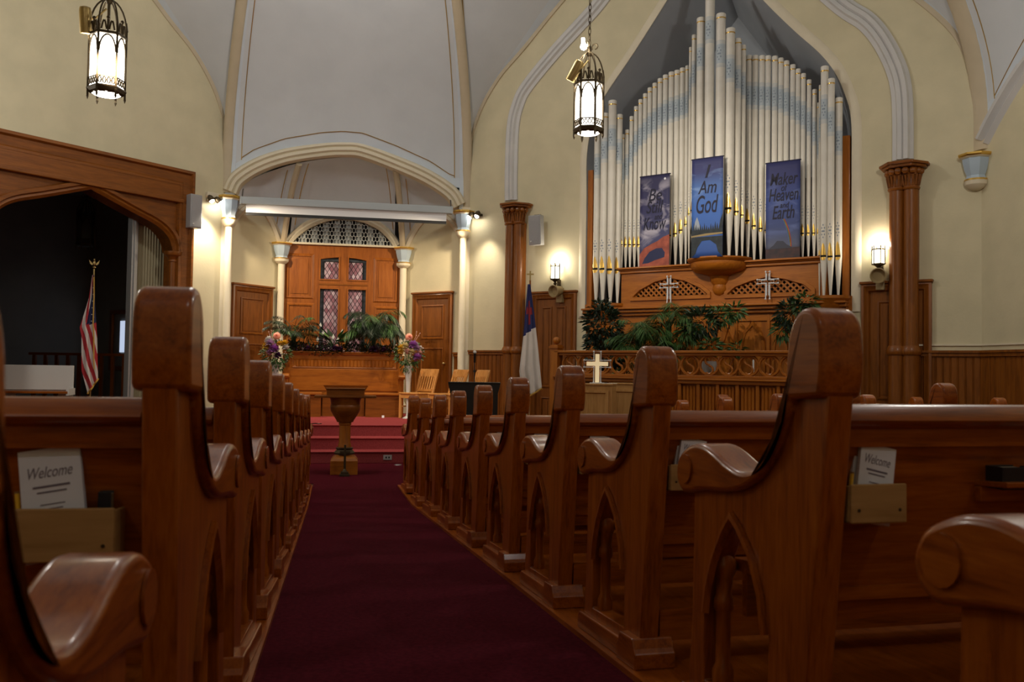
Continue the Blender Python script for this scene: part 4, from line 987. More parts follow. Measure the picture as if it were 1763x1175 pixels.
# ------------------------------------------------------------------ pulpit bench in front of the window
PBY = 15.15
PF = Fr(0, PBY, 0)
bx0, bx1 = PF.px(494, 660)[0], PF.px(690, 660)[0]; bz1 = PF.px(590, 606)[1]; zs_ = PF.px(590, 676)[1]; zgr = PF.px(590, 634)[1]
pb = PF.thing('pulpit_bench', 'wide panelled oak bench with high back on the stage under the window', 'bench', (bx0 + bx1) / 2, 0, STG); W = (bx1 - bx0) / 2; Hb = bz1 - STG
b = MB(); b.box(-W, W, .0, .06, 0, Hb - .03); b.build('back_board', CASE['x'], pb, smooth=0)
b = MB(); b.box(-W - .03, W + .03, -.05, .32, Hb - .03, Hb); b.box(-W - .015, W + .015, -.03, .30, Hb - .055, Hb - .03); b.build('top_shelf', CASE['x'], pb, smooth=0, bevel=.006)
zp = zgr - STG
b = MB(); b.sweep([(-W + .08, zp), (-W + .08, Hb - .13), (W - .08, Hb - .13), (W - .08, zp)], [(0, 0), (0, -.012), (-.03, -.0)], closed=True)
for k in range(6): pass
beadboard(b, -W + .14, W - .14, zp + .02, Hb - .15, -.012, .06); b.build('frieze_panel', CASE['z'], pb, smooth=0)
b = MB(); b.box(-W + .02, W - .02, -.022, 0, zs_ - STG + .03, zp - .02); b.build('back_panel', CASE['x'], pb, smooth=0, bevel=.006)
for a, c in ((-W + .02, -W + .60), (W - .62, W - .02)):
    b = MB(); b.box(a, c, -.34, 0, zs_ - STG - .035, zs_ - STG); b.build('seat', CASE['x'], pb, smooth=0, bevel=.006)
    b = MB(); b.box(a + .02, c - .02, -.30, 0, .0, zs_ - STG - .035); b.build('seat_front', DOORW['x'], pb, smooth=0)
b = MB(); b.box(-W + .6, W - .62, -.12, 0, .0, zs_ - STG - .05); b.build('centre_front', DOORW['x'], pb, smooth=0)
for s in (-1, 1):
    b = MB(); b.box(s * W - .05, s * W + .05, -.05, .30, 0, Hb - .05); b.build('end_panel', CASE['z'], pb, smooth=0, bevel=.006)
    b = MB(); za = PF.px(500, 645)[1] - STG; b.prism([(-.36, za - .06), (-.38, za - .02), (-.35, za + .015), (-.30, za + .02), (-.04, za - .0), (-.04, za - .05), (-.28, za - .05)], s * W - .055, s * W + .055, 'x'); b.build('arm', CASE['y'], pb, bevel=.008)
    b = MB(); b.box(s * W - .035, s * W + .035, -.33, -.27, 0, za - .04); b.build('arm_post', CASE['z'], pb, smooth=0, bevel=.005)

# ------------------------------------------------------------------ pedestal stand in front of the steps
Pf = onp = None
fp = at(593, 806, 11.32); FX, FY = fp.x, 11.15
ft = thing('pedestal_stand', 'oak pedestal stand with wide flat top in front of the stage steps', 'stand', (FX, FY, .003), 0)
FFr = Fr(FX, FY, 0)
def fz(Y, o=0): return FFr.px(593, Y, o)[1] - .003
def fw(a, b_, Y, o=0): return FFr.px(b_, Y, o)[0] - FFr.px(a, Y, o)[0]
zt = fz(681); b = MB(); hw = fw(544, 649, 681) / 2
b.box(-hw, hw, -.20, .20, zt - .028, zt); b.build('top_board', DOORW['x'], ft, smooth=0, bevel=.006)
hb = fw(564, 628, 672) / 2; zb2 = fz(668.5)
b = MB(); b.box(-hb, hb, -.16, .14, zt, zb2 - .014); b.box(-hb - .012, hb + .012, -.175, .155, zb2 - .014, zb2); b.build('book_box', DOORW['x'], ft, smooth=0, bevel=.004)
b = MB(); wn_ = fw(557, 636, 667) / 2; b.prism([(-wn_ + .08, zt), (wn_ - .08, zt), (wn_, zb2 + .03), (-wn_, zb2 + .03)], .16, .18, 'y'); b.build('book_rest', OAK['x'], ft, smooth=0)
zn = fz(727); hc = fw(570, 621, 690) / 2 * .88
b = MB(); r2 = sqrt(2)
b.lathe([(hc * 1.0 * r2 * .74, zn), (hc * .62, zn + .0), (hc * .70, zn + .03), (hc * .95, zn + .09), (hc * 1.12, zn + .14), (hc * 1.15, zn + .17), (hc * 1.16, zn + .18), (hc * 1.16, zn + .21), (hc * 1.12, zn + .22), (hc * 1.16, zt - .06), (hc * 1.25, zt - .028)][1:], n=24); b.build('bowl', DOORW['x'], ft, smooth=35)
zc_ = fz(770); rc = fw(585, 605, 750) / 2
b = MB(); b.lathe([(rc * 1.18, zc_), (rc * 1.12, zc_ + .03), (rc, zc_ + .06), (rc * .97, zn - .04), (rc * 1.1, zn - .03), (rc * 1.1, zn)], n=20); b.build('stem', CASE['z'], ft)
zq_ = fz(782)
b = MB(); b.lathe([(rc * 1.75, zq_), (rc * 1.8, zq_ + .02), (rc * 1.35, zc_ - .03), (rc * 1.55, zc_ - .01), (rc * 1.2, zc_)], n=20); b.build('collar', DBRASS, ft)
hw2 = fw(570, 619, 800) / 2; zk = fz(792)
b = MB(); b.lathe([(hw2 * 1.35, 0), (hw2 * 1.35, zk), (hw2 * 1.15, zk + .035), (hw2 * .80, zq_ - .01), (hw2 * .80, zq_)], n=4, rot=pi / 4); b.build('foot', CASE['x'], ft, smooth=0, bevel=.006)
cr_ = thing('brass_cross', 'small brass cross on a stepped base on the carpet before the pedestal stand', 'cross', (FX + .01, FY - hw2 * .96 - .11, .003), 0)
hX = FFr.px(596, 768, -.4)[1]; b = MB(); b.box(-.06, .06, -.05, .05, 0, .03); b.box(-.045, .045, -.038, .038, .03, .055); b.lathe([(.03, .055), (.022, .075), (.012, .09)], n=10); b.build('base', DBRASS, cr_, smooth=0, bevel=.003)
b = MB(); b.prism(cross_poly(.125, hX - .09, (hX - .09) * .70, .028), -.007, .007, 'y'); b.xf(Matrix.Translation((0, 0, .088))); b.build('upright_cross', DBRASS, cr_, smooth=0, bevel=.003)
# small things on the stage and floor
cc = MB(); q = at(537, 724, 13.2); cc.tube([(q.x - .06 + .22 * k / 10, 13.02 + .05 * sin(k * 1.3), STG + .006 + (.03 * max(0, sin(k)) if k < 4 else 0)) for k in range(11)], .008, 6)
tag(cc.build('microphone_cable', BLACK), 'short black cable lying on the red stage left of the pedestal', 'cable')
q = at(658, 711, 15.0); nb_ = thing('white_card', 'tiny white folded card at the foot of the oak bench', 'card', (q.x, 14.70, STG)); b = MB(); b.prism([(-.015, 0), (.0, .04), (.015, 0)], -.02, .02, 'x'); b.build('folded_card', PAPER, nb_, smooth=0)
q = at(667, 787, 12.2); ob = thing('outlet_plate', 'grey outlet plate on the lowest riser of the stage steps', 'outlet', (q.x, 12.299, .085)); b = MB(); b.box(-.06, .06, -.008, -.001, -.035, .035); b.build('plate', SPK, ob, smooth=0, bevel=.003); b = MB(); b.box(-.03, -.01, -.010, -.008, -.012, .012); b.box(.01, .03, -.010, -.008, -.012, .012); b.build('sockets', BLACK, ob, smooth=0)
q = at(685, 797, 12.0); b = MB(); b.lathe([(.055, 0), (.05, .008), (.03, .012)], n=16); tag(b.build('floor_plate', mat('steel', (.5, .5, .52), .3, .9), loc=(q.x, 12.08, .003)), 'round steel floor plate on the carpet beside the steps', 'plate')

# ------------------------------------------------------------------ chairs
def chair_at(x, y, rz, label, first=[None]):
    if first[0] is None:
        o = thing('slat_chair', label, 'chair', (x, y, STG), rz, 'slat-back chairs on the stage'); first[0] = o
        b = MB(); b.prism([(-.215, -.22), (.215, -.22), (.20, .20), (-.20, .20)], .405, .435, 'z'); b.build('seat', CHAIRW, o, smooth=0, bevel=.01)
        for sx in (-1, 1):
            b = MB(); b.bar((sx * .19, -.195, 0), (sx * .19, -.195, .405), .038); b.build('front_leg', CHAIRW, o, smooth=0, bevel=.005)
            b = MB(); b.bar((sx * .185, .23, 0), (sx * .185, .185, .43), .036); b.bar((sx * .185, .185, .41), (sx * .19, .30, .80), .036); b.build('back_post', CHAIRW, o, smooth=0, bevel=.005)
            b = MB(); b.bar((sx * .188, -.19, .20), (sx * .185, .205, .20), .022); b.build('side_stretcher', CHAIRW, o, smooth=0)
        b = MB(); b.box(-.19, .19, -.205, -.185, .34, .405); b.box(-.18, .18, .175, .195, .34, .405); b.box(-.195, -.178, -.19, .19, .34, .405); b.box(.178, .195, -.19, .19, .34, .405); b.build('apron', CHAIRW, o, smooth=0)
        b = MB(); N = 8; vs = []
        for k in range(N + 1):
            x_ = -.21 + .42 * k / N; c = .03 * (1 - (2 * k / N - 1) ** 2)
            for yy, zz in ((.26 + c, .70), (.30 + c, .83), (.32 + c, .83), (.28 + c, .70)): vs.append((x_, yy, zz))
        fs = [(k * 4 + i, k * 4 + (i + 1) % 4, (k + 1) * 4 + (i + 1) % 4, (k + 1) * 4 + i) for k in range(N) for i in range(4)] + [(3, 2, 1, 0), (N * 4, N * 4 + 1, N * 4 + 2, N * 4 + 3)]
        b.add(vs, fs); b.build('crest_rail', CHAIRW, o, smooth=40, bevel=.006)
        b = MB(); b.bar((-.185, .20, .47), (.185, .20, .47), .03, .04); b.build('lower_rail', CHAIRW, o, smooth=0)
        for k in range(6):
            x_ = -.135 + .054 * k; b = MB(); b.bar((x_, .205, .48), (x_, .245, .60), .026, .012, up=(0, 1, 0)); b.bar((x_, .245, .60), (x_, .285, .72), .026, .012, up=(0, 1, 0)); b.build('back_slat', CHAIRW, o, smooth=0)
        return o
    return dup(first[0], (x, y, STG), rz, label)
chair_at(1.02, 14.62, radians(-48), 'pale oak slat chair nearest the flower vase on the stage')
chair_at(1.47, 14.25, radians(-62), 'pale oak slat chair in the middle of the three on the stage')
chair_at(1.74, 13.70, radians(-70), 'pale oak slat chair farthest from the vase, below the white shaft')

# ------------------------------------------------------------------ black piano panel, microphone
q0, q1 = at(771, 690, 10.9), at(861, 690, 10.9); zt = at(815, 658.5, 10.9).z
pn = thing('black_piano', 'upright black piano back standing behind the right-hand pews', 'piano', ((q0.x + q1.x) / 2, (q0.y + q1.y) / 2, .0), atan2(q1.y - q0.y, q1.x - q0.x)); w_ = (q1 - q0).length / 2
b = MB(); b.prism([(-w_ + .05, .06), (w_ - .04, .06), (w_ - .03, zt - .14), (w_, zt - .02), (-w_, zt - .02), (-w_ + .03, zt - .14)], 0, .06, 'y'); b.build('back_panel', BLACK, pn, smooth=0)
b = MB(); b.box(-w_, w_, -.005, .22, zt - .02, zt); b.build('lid', BLACK, pn, smooth=0, bevel=.004)
b = MB(); b.box(-w_ + .05, w_ - .05, .06, .40, .58, .70); b.build('keyboard_case', BLACK, pn, smooth=0)
for s in (-1, 1): b = MB(); b.box(s * (w_ - .07) - .025, s * (w_ - .07) + .025, .0, .36, 0, .58); b.build('leg', BLACK, pn, smooth=0)
q = at(816, 690, 11.9); ms = thing('microphone_stand', 'thin black microphone stand in front of the right wall wainscot', 'microphone stand', (q.x, q.y, .003), 0)
zt = at(816, 604, 11.9).z; b = MB(); b.lathe([(.13, 0), (.13, .012), (.03, .025), (.012, .04)], n=20); b.build('base', BLACK, ms)
b = MB(); b.tube([(0, 0, .03), (0, 0, zt - .16)], .008, 8); b.build('pole', mat('stand_metal', (.06, .06, .065), .3, .8), ms)
b = MB(); b.lathe([(.010, zt - .17), (.016, zt - .16), (.017, zt - .05), (.02, zt - .045)], n=12); b.lathe([(.02, zt - .3), (.02, zt - .27)], n=10); b.build('clip', BLACK, ms)
b = MB(); b.sphere((0, 0, zt - .025), .026, 10); b.build('microphone_head', SPK, ms)

# ------------------------------------------------------------------ lamps
def sconce(label, X, Yt, Yb, power):
    y = -.13; x, zt = DR.px(X, Yt, y); zb = DR.px(X, Yb, y)[1]
    o = DR.thing('wall_sconce', label, 'wall lamp', x, 0, zb); h = zt - zb; r = .078
    b = MB(); b.lathe([(r, 0), (r, h)], (0, y, 0), 6); b.build('glass_shade', GLASSS, o, smooth=0)
    b = MB()
    for k in range(6):
        a = 2 * pi * k / 6; b.bar((r * 1.04 * cos(a), y + r * 1.04 * sin(a), -.01), (r * 1.04 * cos(a), y + r * 1.04 * sin(a), h + .05), .012)
    for z in (0, h): b.lathe([(r * 1.08, z - .008), (r * 1.08, z + .008)], (0, y, 0), 6)
    b.lathe([(.012, -.11), (.03, -.07), (.015, -.05), (.05, -.02), (r * 1.05, -.008)], (0, y, 0), 12); b.build('metal_cage', DBRASS, o, smooth=30)
    b = MB(); b.box(-.035, .035, -.012, 0, -.14, .0); b.tube([(0, 0, -.10), (0, y * .6, -.12), (0, y, -.09)], .010, 6); b.build('wall_bracket', DBRASS, o, smooth=0)
    p = DR.W(x, y + .03, zt + .07); lamp('sconce_light', 'POINT', p, power, SOFT, .018)
sconce('lit brass wall sconce left of the organ above a door', 956, 459, 481, 9)
sconce('lit brass wall sconce right of the organ above a door', 1512.5, 430, 455, 8)
def floodlight(label, X, Y, tw):
    x, z = DR.px(X, Y, -.09); o = DR.thing('door_floodlight', label, 'lamp', x, -.09, z)
    tan_ = mat('tan_plastic', (.34, .25, .12), .5)
    b = MB(); b.box(-.055, .055, .0, .085, -.13, .12); b.build('mount', tan_, o, smooth=0, bevel=.012)
    M = Matrix.Translation((-.0, -.06, .06)) @ Matrix.Rotation(radians(tw), 4, 'Y') @ Matrix.Rotation(radians(100), 4, 'X')
    b = MB(); b.lathe([(.04, -.13), (.075, -.09), (.085, .0), (.105, .10), (.094, .105), (.07, .04)], M=M, n=16); b.build('lamp_head', tan_, o)
floodlight('tan floodlight with tilted head over the door left of the organ', 962, 508, 40)
floodlight('tan floodlight with tilted head over the door right of the organ', 1515, 483, -35)

def lantern(label, X, Yb, d, Ztop, spot_dir, extra=False, rot=0.0, lit=True):
    GL = GLASSL if lit else mat('unlit_glass', (.10, .095, .085), .4)
    P = at(X, Yb, d)
    o = thing('pendant_lantern', label, 'lantern', P, rot, 'gothic pendant lanterns'); del o['group']
    r, h = .150, .52
    b = MB(); b.lathe([(r * .93, .03), (r * .93, h)], n=6); b.build('glass_panels', GL, o, smooth=0)
    b = MB(); b.lathe([(.0001, -.012), (r * .5, -.011), (r * .80, .0)], n=20); b.build('bottom_glass', GL, o, smooth=60)
    M_ = DBRASS
    b = MB(); b.lathe([(r * .80, 0), (r * .86, -.005), (r * 1.02, .012), (r * 1.10, .04), (r * 1.05, .055), (r * .95, .06)], n=6); b.build('bottom_rim', M_, o, smooth=0)
    b = MB(); vx = [(r * cos(pi / 3 * k), r * sin(pi / 3 * k)) for k in range(6)]
    for x, y in vx:
        b.bar((x, y, -.03), (x, y, h + .07), .018); b.lathe([(.014, h + .07), (.002, h + .15)], (x, y, 0), 6); b.lathe([(.002, -.06), (.012, -.03)], (x, y, 0), 6)
    b.build('corner_posts', M_, o, smooth=0)
    b = MB()
    for k in range(6):
        a, c = Vector((*vx[k], 0)), Vector((*vx[(k + 1) % 6], 0)); mid_ = (a + c) / 2
        f_ = lambda s, z: a.lerp(c, s) * 1.005 + Vector((0, 0, z))
        b.bar(f_(0, .13), f_(1, .13), .010); b.bar(f_(0, h), f_(1, h), .022)
        for s0, s1 in ((0.06, .5), (.94, .5)):
            pts = [f_(s0 + (s1 - s0) * (1 - cos(t * pi / 2)), h - .17 + .15 * sin(t * pi / 2)) for t in [i / 6 for i in range(7)]]; b.tube(pts, .008, 5)
        for q in range(4):                                       # pierced band at the foot
            s = .14 + .24 * q; b.tube([f_(s + .085 * cos(w), .094 + .028 * sin(w)) for w in [2 * pi * i / 8 for i in range(8)]], .006, 4, closed=True)
        for sg in (-1, 1):                                       # cresting scrolls
            pts = [f_(.5 + sg * (.07 + .28 * t), h + .02 + .085 * sin(t * pi)) for t in [i / 7 for i in range(8)]]; b.tube(pts, .008, 5)
        b.tube([f_(.5, h), f_(.5, h + .12)], .008, 5); b.sphere(f_(.5, h + .13), .016, 6)
    b.build('tracery', M_, o, smooth=40)
    b = MB(); ht = h + .40
    for k in range(6):
        a = Vector((*vx[k], 0)); pts = [a * (cos(t * pi / 2) * .98 + .08 * (1 - t)) * .95 + Vector((0, 0, h + .04 + .30 * sin(t * pi / 2) ** .9)) for t in [i / 7 for i in range(8)]]; b.tube(pts, .008, 5)
    b.tube([(0, 0, h), (0, 0, ht)], .013, 6); b.lathe([(.02, h + .30), (.035, h + .33), (.016, h + .36), (.02, ht)], n=10)
    for k in range(4):
        a = pi / 2 * k + .4; b.tube([(.03 * cos(a), .03 * sin(a), ht - .03)] + [((.06 + .03 * cos(w)) * cos(a), (.06 + .03 * cos(w)) * sin(a), ht + .0 + .03 * sin(w)) for w in [pi - i * .8 for i in range(7)]], .007, 5)
    b.build('crown', M_, o, smooth=40)
    b = MB(); z = ht; L = Ztop - P.z; lk = .075; i = 0
    while z < L:
        u = Vector((1, 0, 0)) if i % 2 else Vector((0, 1, 0))
        b.tube([u * (.014 * cos(w)) + Vector((0, 0, z + lk / 2 + lk * .58 * sin(w))) for w in [2 * pi * q / 8 for q in range(8)]], .005, 4, closed=True); z += lk * .86; i += 1
    b.build('chain', M_, o)
    if not lit: return o
    # brass spot fixed to the crown
    sd = Vector(spot_dir).normalized(); base = Matrix.Rotation(-rot, 3, 'Z') @ Vector((-.172, -.06, h + .10)); sdl = Matrix.Rotation(-rot, 3, 'Z') @ sd
    rotm = sdl.to_track_quat('-Z', 'Y').to_matrix().to_4x4()
    b = MB(); b.lathe([(.02, .13), (.045, .12), (.052, .09), (.052, -.10), (.046, -.10), (.044, -.07)], M=Matrix.Translation(base) @ rotm, n=16); b.tube([base + Vector((0, 0, .03)), base * .6 + Vector((0, 0, (h + .2) * .4)), (-.02, 0, h + .25)], .009, 6); b.build('spot_housing', BRASS, o)
    b = MB(); b.lathe([(.0001, -.085), (.043, -.085)], M=Matrix.Translation(base) @ rotm, n=14); b.build('spot_lens', BULB, o)
    if extra:
        b = MB(); e = Matrix.Rotation(-rot, 3, 'Z') @ Vector((-.09, -.10, h + .36)); b.sphere(e, .036, 10); b.tube([e, e + Vector((.03, .03, .10))], .02, 8); b.build('bare_bulb', BULB, o)
    return o
lantern('lit gothic lantern hanging at the left, over the oak arch frame', 183, 163, 7.7, 9.6, (.0, .25, -1), rot=.25)
lantern('lit gothic lantern hanging at the middle, in front of the organ pipes', 1013, 230, 9.1, 9.6, (-.4, .35, -.85), True, rot=.72)

lantern('unlit dark lantern hanging inside the dim chapel', 146, 424, 16.0, 5.0, (0, 0, -1), rot=.4, lit=False)
def spot_pair(name, label, P, fr, d1, d2):
    o = thing(name, label, 'spotlight', P, fr.rz)
    b = MB(); b.box(-.10, .10, -.0, .05, -.02, .02); b.tube([(0, .0, 0), (0, -.05, .02)], .014, 6); b.build('bracket', DBRASS, o, smooth=0)
    for k, (dx, dd) in enumerate(((-.075, d1), (.075, d2))):
        q = Vector(dd).normalized().to_track_quat('-Z', 'Y').to_matrix().to_4x4(); M = Matrix.Translation((dx, -.08, -.02)) @ q
        b = MB(); b.lathe([(.018, .09), (.045, .06), (.05, -.02), (.044, -.02), (.04, .0)], M=M, n=14); b.build('lamp_housing', DBRASS, o)
        b = MB(); b.sphere(M @ Vector((0, 0, -.012)), .040, 10); b.build('bulb', BULB, o)
q = DL.W(-.30, -.03, DL.px(365, 345)[1]); spot_pair('twin_spotlight', 'pair of lit spot bulbs beside the white speaker at the left shaft', q, DL, (.3, -.5, -1), (.8, -.4, -1))
q = DR.W(.26, -.05, DR.px(820, 372)[1]); spot_pair('twin_spotlight', 'pair of lit spot bulbs at the right shaft of the stage arch', q, DR, (-.6, -.5, -1), (-.1, -.5, -1))

# ------------------------------------------------------------------ wall speakers
def speaker(label, fr, Xa, Xb, Ya, Yb, y, d, m, tilt):
    xa, zt = fr.px(Xa, Ya, y); xb = fr.px(Xb, Ya, y)[0]; zb = fr.px((Xa + Xb) / 2, Yb, y)[1]; zt = fr.px((Xa + Xb) / 2, Ya, y)[1]; w, h = (xb - xa) / 2, zt - zb
    o = fr.thing('wall_speaker', label, 'speaker', (xa + xb) / 2, y, zb); o.rotation_euler = (radians(tilt), 0, fr.rz)
    b = MB(); b.prism([(-w, 0), (w, 0), (w * .8, d), (-w * .8, d)], 0, h, 'z'); b.build('cabinet', m, o, smooth=0, bevel=.012)
    b = MB(); b.box(-w + .015, w - .015, -.008, -.0, .015, h - .015); b.build('front_grille', noisy('speaker_grille', (.30, .30, .31), (.38, .38, .39), 120, .7, .2), o, smooth=0, bevel=.004)
    b = MB(); b.sphere((-w * .55, -.012, .06), .014, 8); b.build('badge', WHITE, o)
    b = MB(); b.tube([(0, d * .6, h), (0, d + .05, h + .02), (0, d + .12, h - .08)], .012, 6); b.tube([(-.05, d * .6, h + .004), (.05, d * .6, h + .004)], .014, 6); b.build('mount', DBRASS, o)
speaker('pale grey speaker on the left wall beside the lit spot bulbs', DL, 329, 349, 335, 393, -.26, .16, SPK, 0)
speaker('grey speaker tilted down on the wall right of the left oak column', DR, 911, 932, 371, 422, -.24, .15, SPK, 4)

# ------------------------------------------------------------------ flags
FRINGE = mat('gold_fringe', (.62, .36, .06), .7)
def cloth_mesh(Lf, Rt, ztop, zbotl, zbotr, folds, amp, nu, nv, mf):
    """Lf/Rt: functions v->x of the two edges; folds ripple along y"""
    b = MB()
    def fn(u, v):
        x0, x1 = Lf(v), Rt(v); zb = zbotl + (zbotr - zbotl) * u
        return (x0 + (x1 - x0) * u, amp * (.25 + .75 * v) * sin(u * folds * 2 * pi + .6), ztop + (zb - ztop) * v)
    b.grid(fn, nu, nv, mf=mf); return b, fn
q = at(911, 600, 13.05); FB = Fr(q.x, q.y, -12)
cf = FB.thing('church_flag', 'white flag with blue canton and red cross by the left oak column', 'flag', 0, 0, .003)
u_ = lambda X, Y: FB.px(X, Y)
zt = u_(911, 490)[1]; zbl, zbr = u_(901, 690)[1], u_(932, 669)[1]
lp = sorted([(0, u_(908.5, 494)[0]), (.25, u_(904, 540)[0]), (.45, u_(901, 580)[0]), (.75, u_(894, 640)[0]), (1, u_(899, 688)[0])]); rp_ = sorted([(0, u_(913, 494)[0]), (.3, u_(920, 545)[0]), (.6, u_(926, 600)[0]), (1, u_(933, 670)[0])])
def mf(u, v):
    if v > .45 - .04 * u: return 0
    if (abs(u - .48) < .10 and .15 < v < .36) or (abs(v - .235 - .02 * u) < .032 and abs(u - .48) < .34): return 2
    return 1
b, fn = cloth_mesh(lambda v: interp(lp, v), lambda v: interp(rp_, v), zt, zbl, zbr, 2.5, .022, 48, 60, mf)
b.build('cloth', [noisy('flag_white', (.72, .66, .60), (.78, .72, .66), 5, .7, 0), mat('flag_blue', (.02, .025, .12), .7), mat('flag_red', (.30, .02, .03), .7)], cf, smooth=80, solid=.002, norm=False)
b = MB(); b.tube([Vector(fn(k / 30, 1.0)) + Vector((0, 0, -.008)) for k in range(31)], .013, 5); b.build('fringe', FRINGE, cf)
b = MB(); b.tube([(0, .035, 0), (0, .035, zt + .06)], .013, 8); b.lathe([(.16, 0), (.15, .03), (.04, .05), (.02, .09)], (0, .035, 0), 20); b.build('pole', CASE['z'], cf)
b = MB(); b.prism(cross_poly(.105, .15, .10, .022), .03, .04, 'y'); b.xf(Matrix.Translation((0, 0, zt + .055))); b.build('cross_finial', BRASS, cf, smooth=0)
q = at(158, 600, 13.5); FU = Fr(q.x, q.y, 18)
uf = FU.thing('national_flag', 'red, white and blue striped flag with gold fringe hanging in the dark chapel', 'flag', 0, 0, .003)
u_ = lambda X, Y: FU.px(X, Y)
zt = u_(160, 474)[1]; zbl, zbr = u_(151, 678)[1], u_(168, 652)[1]
lp = [(0, u_(159, 474)[0]), (.2, u_(153, 515)[0]), (.45, u_(137, 570)[0]), (.52, u_(140, 592)[0]), (.8, u_(140, 640)[0]), (1, u_(151, 678)[0])]; rp_ = [(0, u_(162, 474)[0]), (.3, u_(164, 530)[0]), (.6, u_(167, 590)[0]), (1, u_(169, 655)[0])]
def mf(u, v):
    if v < .44 + .02 * u and u > .50 - .25 * v and v < .46: return 2
    return int(floor((u * 1.0 + (1 - v) * 1.35) * 4.6)) % 2
b, fn = cloth_mesh(lambda v: interp(lp, v), lambda v: interp(rp_, v), zt, zbl, zbr, 2.0, .03, 60, 72, mf)
b.build('cloth', [mat('stripe_white', (.66, .60, .56), .7), mat('stripe_red', (.42, .02, .03), .7), mat('union_blue', (.012, .016, .07), .7)], uf, smooth=80, solid=.002, norm=False)
b = MB()
for k in range(11):
    v = .12 + .031 * k; p = Vector(fn(.70 + .14 * (k % 2), v)) + Vector((0, -.004, 0)); b.add([p + Vector((.011 * (1 if i % 2 == 0 else .45) * cos(pi / 2 + i * pi / 5), -.002, .011 * (1 if i % 2 == 0 else .45) * sin(pi / 2 + i * pi / 5))) for i in range(10)], [tuple(range(10))])
b.build('stars', mat('star_white', (.75, .75, .75), .7), uf, smooth=0, norm=False)
b = MB(); b.tube([Vector(fn(k / 30, 1.0)) + Vector((0, 0, -.008)) for k in range(31)], .014, 5); b.tube([Vector(fn(.86 - .12 * t, .02 + .86 * t)) + Vector((0, -.008, 0)) for t in [k / 20 for k in range(21)]], .010, 5); b.build('fringe', FRINGE, uf)
b = MB(); b.tube([(0, .05, 0), (0, .05, zt + .10)], .012, 8); b.lathe([(.16, 0), (.15, .03), (.04, .05), (.02, .09)], (0, .05, 0), 20); b.build('pole', BRASS, uf)
b = MB(); z = zt + .10; b.lathe([(.006, z), (.03, z + .02), (.03, z + .03), (.012, z + .045)], (0, .05, 0), 10); b.sphere((0, .05, z + .09), .03, 8, (.8, .8, 1.4)); b.prism([(-.02, z + .08), (-.075, z + .14), (-.06, z + .08), (-.03, z + .055)], .045, .055, 'y'); b.prism([(.02, z + .08), (.075, z + .14), (.06, z + .08), (.03, z + .055)], .045, .055, 'y'); b.sphere((.0, .035, z + .14), .018, 6); b.build('eagle_finial', BRASS, uf)

# ------------------------------------------------------------------ things in the chapel
q0, q1 = at(-60, 650, 12.9), at(127, 650, 13.3); zt = at(60, 629, 13.1).z; zs2 = at(60, 674, 13.1).z
bn = thing('white_bench', 'cream painted bench with dark seat in the dim chapel opening', 'bench', (*((q0 + q1) / 2).xy, .0), atan2(q1.y - q0.y, q1.x - q0.x)); w_ = (q1 - q0).xy.length / 2
b = MB(); b.box(-w_, w_, -.02, .02, zs2 + .02, zt); b.build('back_panel', WHITE, bn, smooth=0, bevel=.006)
b = MB(); b.box(-w_, w_, -.42, .03, zs2 - .02, zs2 + .012); b.build('seat', OAK['x'], bn, smooth=0)
b = MB(); b.box(w_ - .02, w_ + .02, -.40, .03, zs2 - .05, zs2 + .05); b.build('end_cap', WHITE, bn, smooth=0)
for x in (w_ - .1, -w_ * .2, -w_ + .1): b = MB(); b.box(x - .10, x + .10, -.04, .0, 0, zs2 - .02); b.build('leg', WHITE, bn, smooth=0)
q0, q1 = at(50, 640, 17.0), at(222, 640, 17.0); zt = at(130, 608, 17.0).z
rl = thing('chapel_balustrade', 'dark balustrade across the back of the dim chapel', 'railing', (*((q0 + q1) / 2).xy, .0), atan2(q1.y - q0.y, q1.x - q0.x)); w_ = (q1 - q0).xy.length / 2
b = MB(); b.box(-w_, w_, -.04, .04, zt - .05, zt); b.build('handrail', OAK['x'], rl, smooth=0)
for k in range(9):
    b = MB(); x = -w_ + .1 + (2 * w_ - .2) * k / 8; b.box(x - .03, x + .03, -.03, .03, 0, zt - .05); b.build('baluster', OAK['z'], rl, smooth=0)
CHB = Fr(*(DL.W(1.19, 0, 0).xy), -45)
q = CHB.px(208, 553), CHB.px(221, 607)
wn2 = struct(CHB.thing('window_2', None, None, 0, 0, 0))
b = MB(); b.box(q[0][0], q[1][0] + .30, -.012, -.004, q[1][1], q[0][1]); b.build('window_pane', mat('daylit_pane', (.5, .55, .65), .4, emit=(.66, .77, 1.0), strength=.6), wn2, smooth=0)
b = MB(); b.sweep([(q[0][0] - .25, q[1][1] - .3), (q[0][0] - .25, q[0][1] + .15), (q[1][0] + .4, q[0][1] + .15), (q[1][0] + .4, q[1][1] - .3)], [(0, 0), (0, -.06), (.08, -.06), (.1, 0)], closed=True); b.build('window_frame', OAK['z'], wn2, smooth=0)

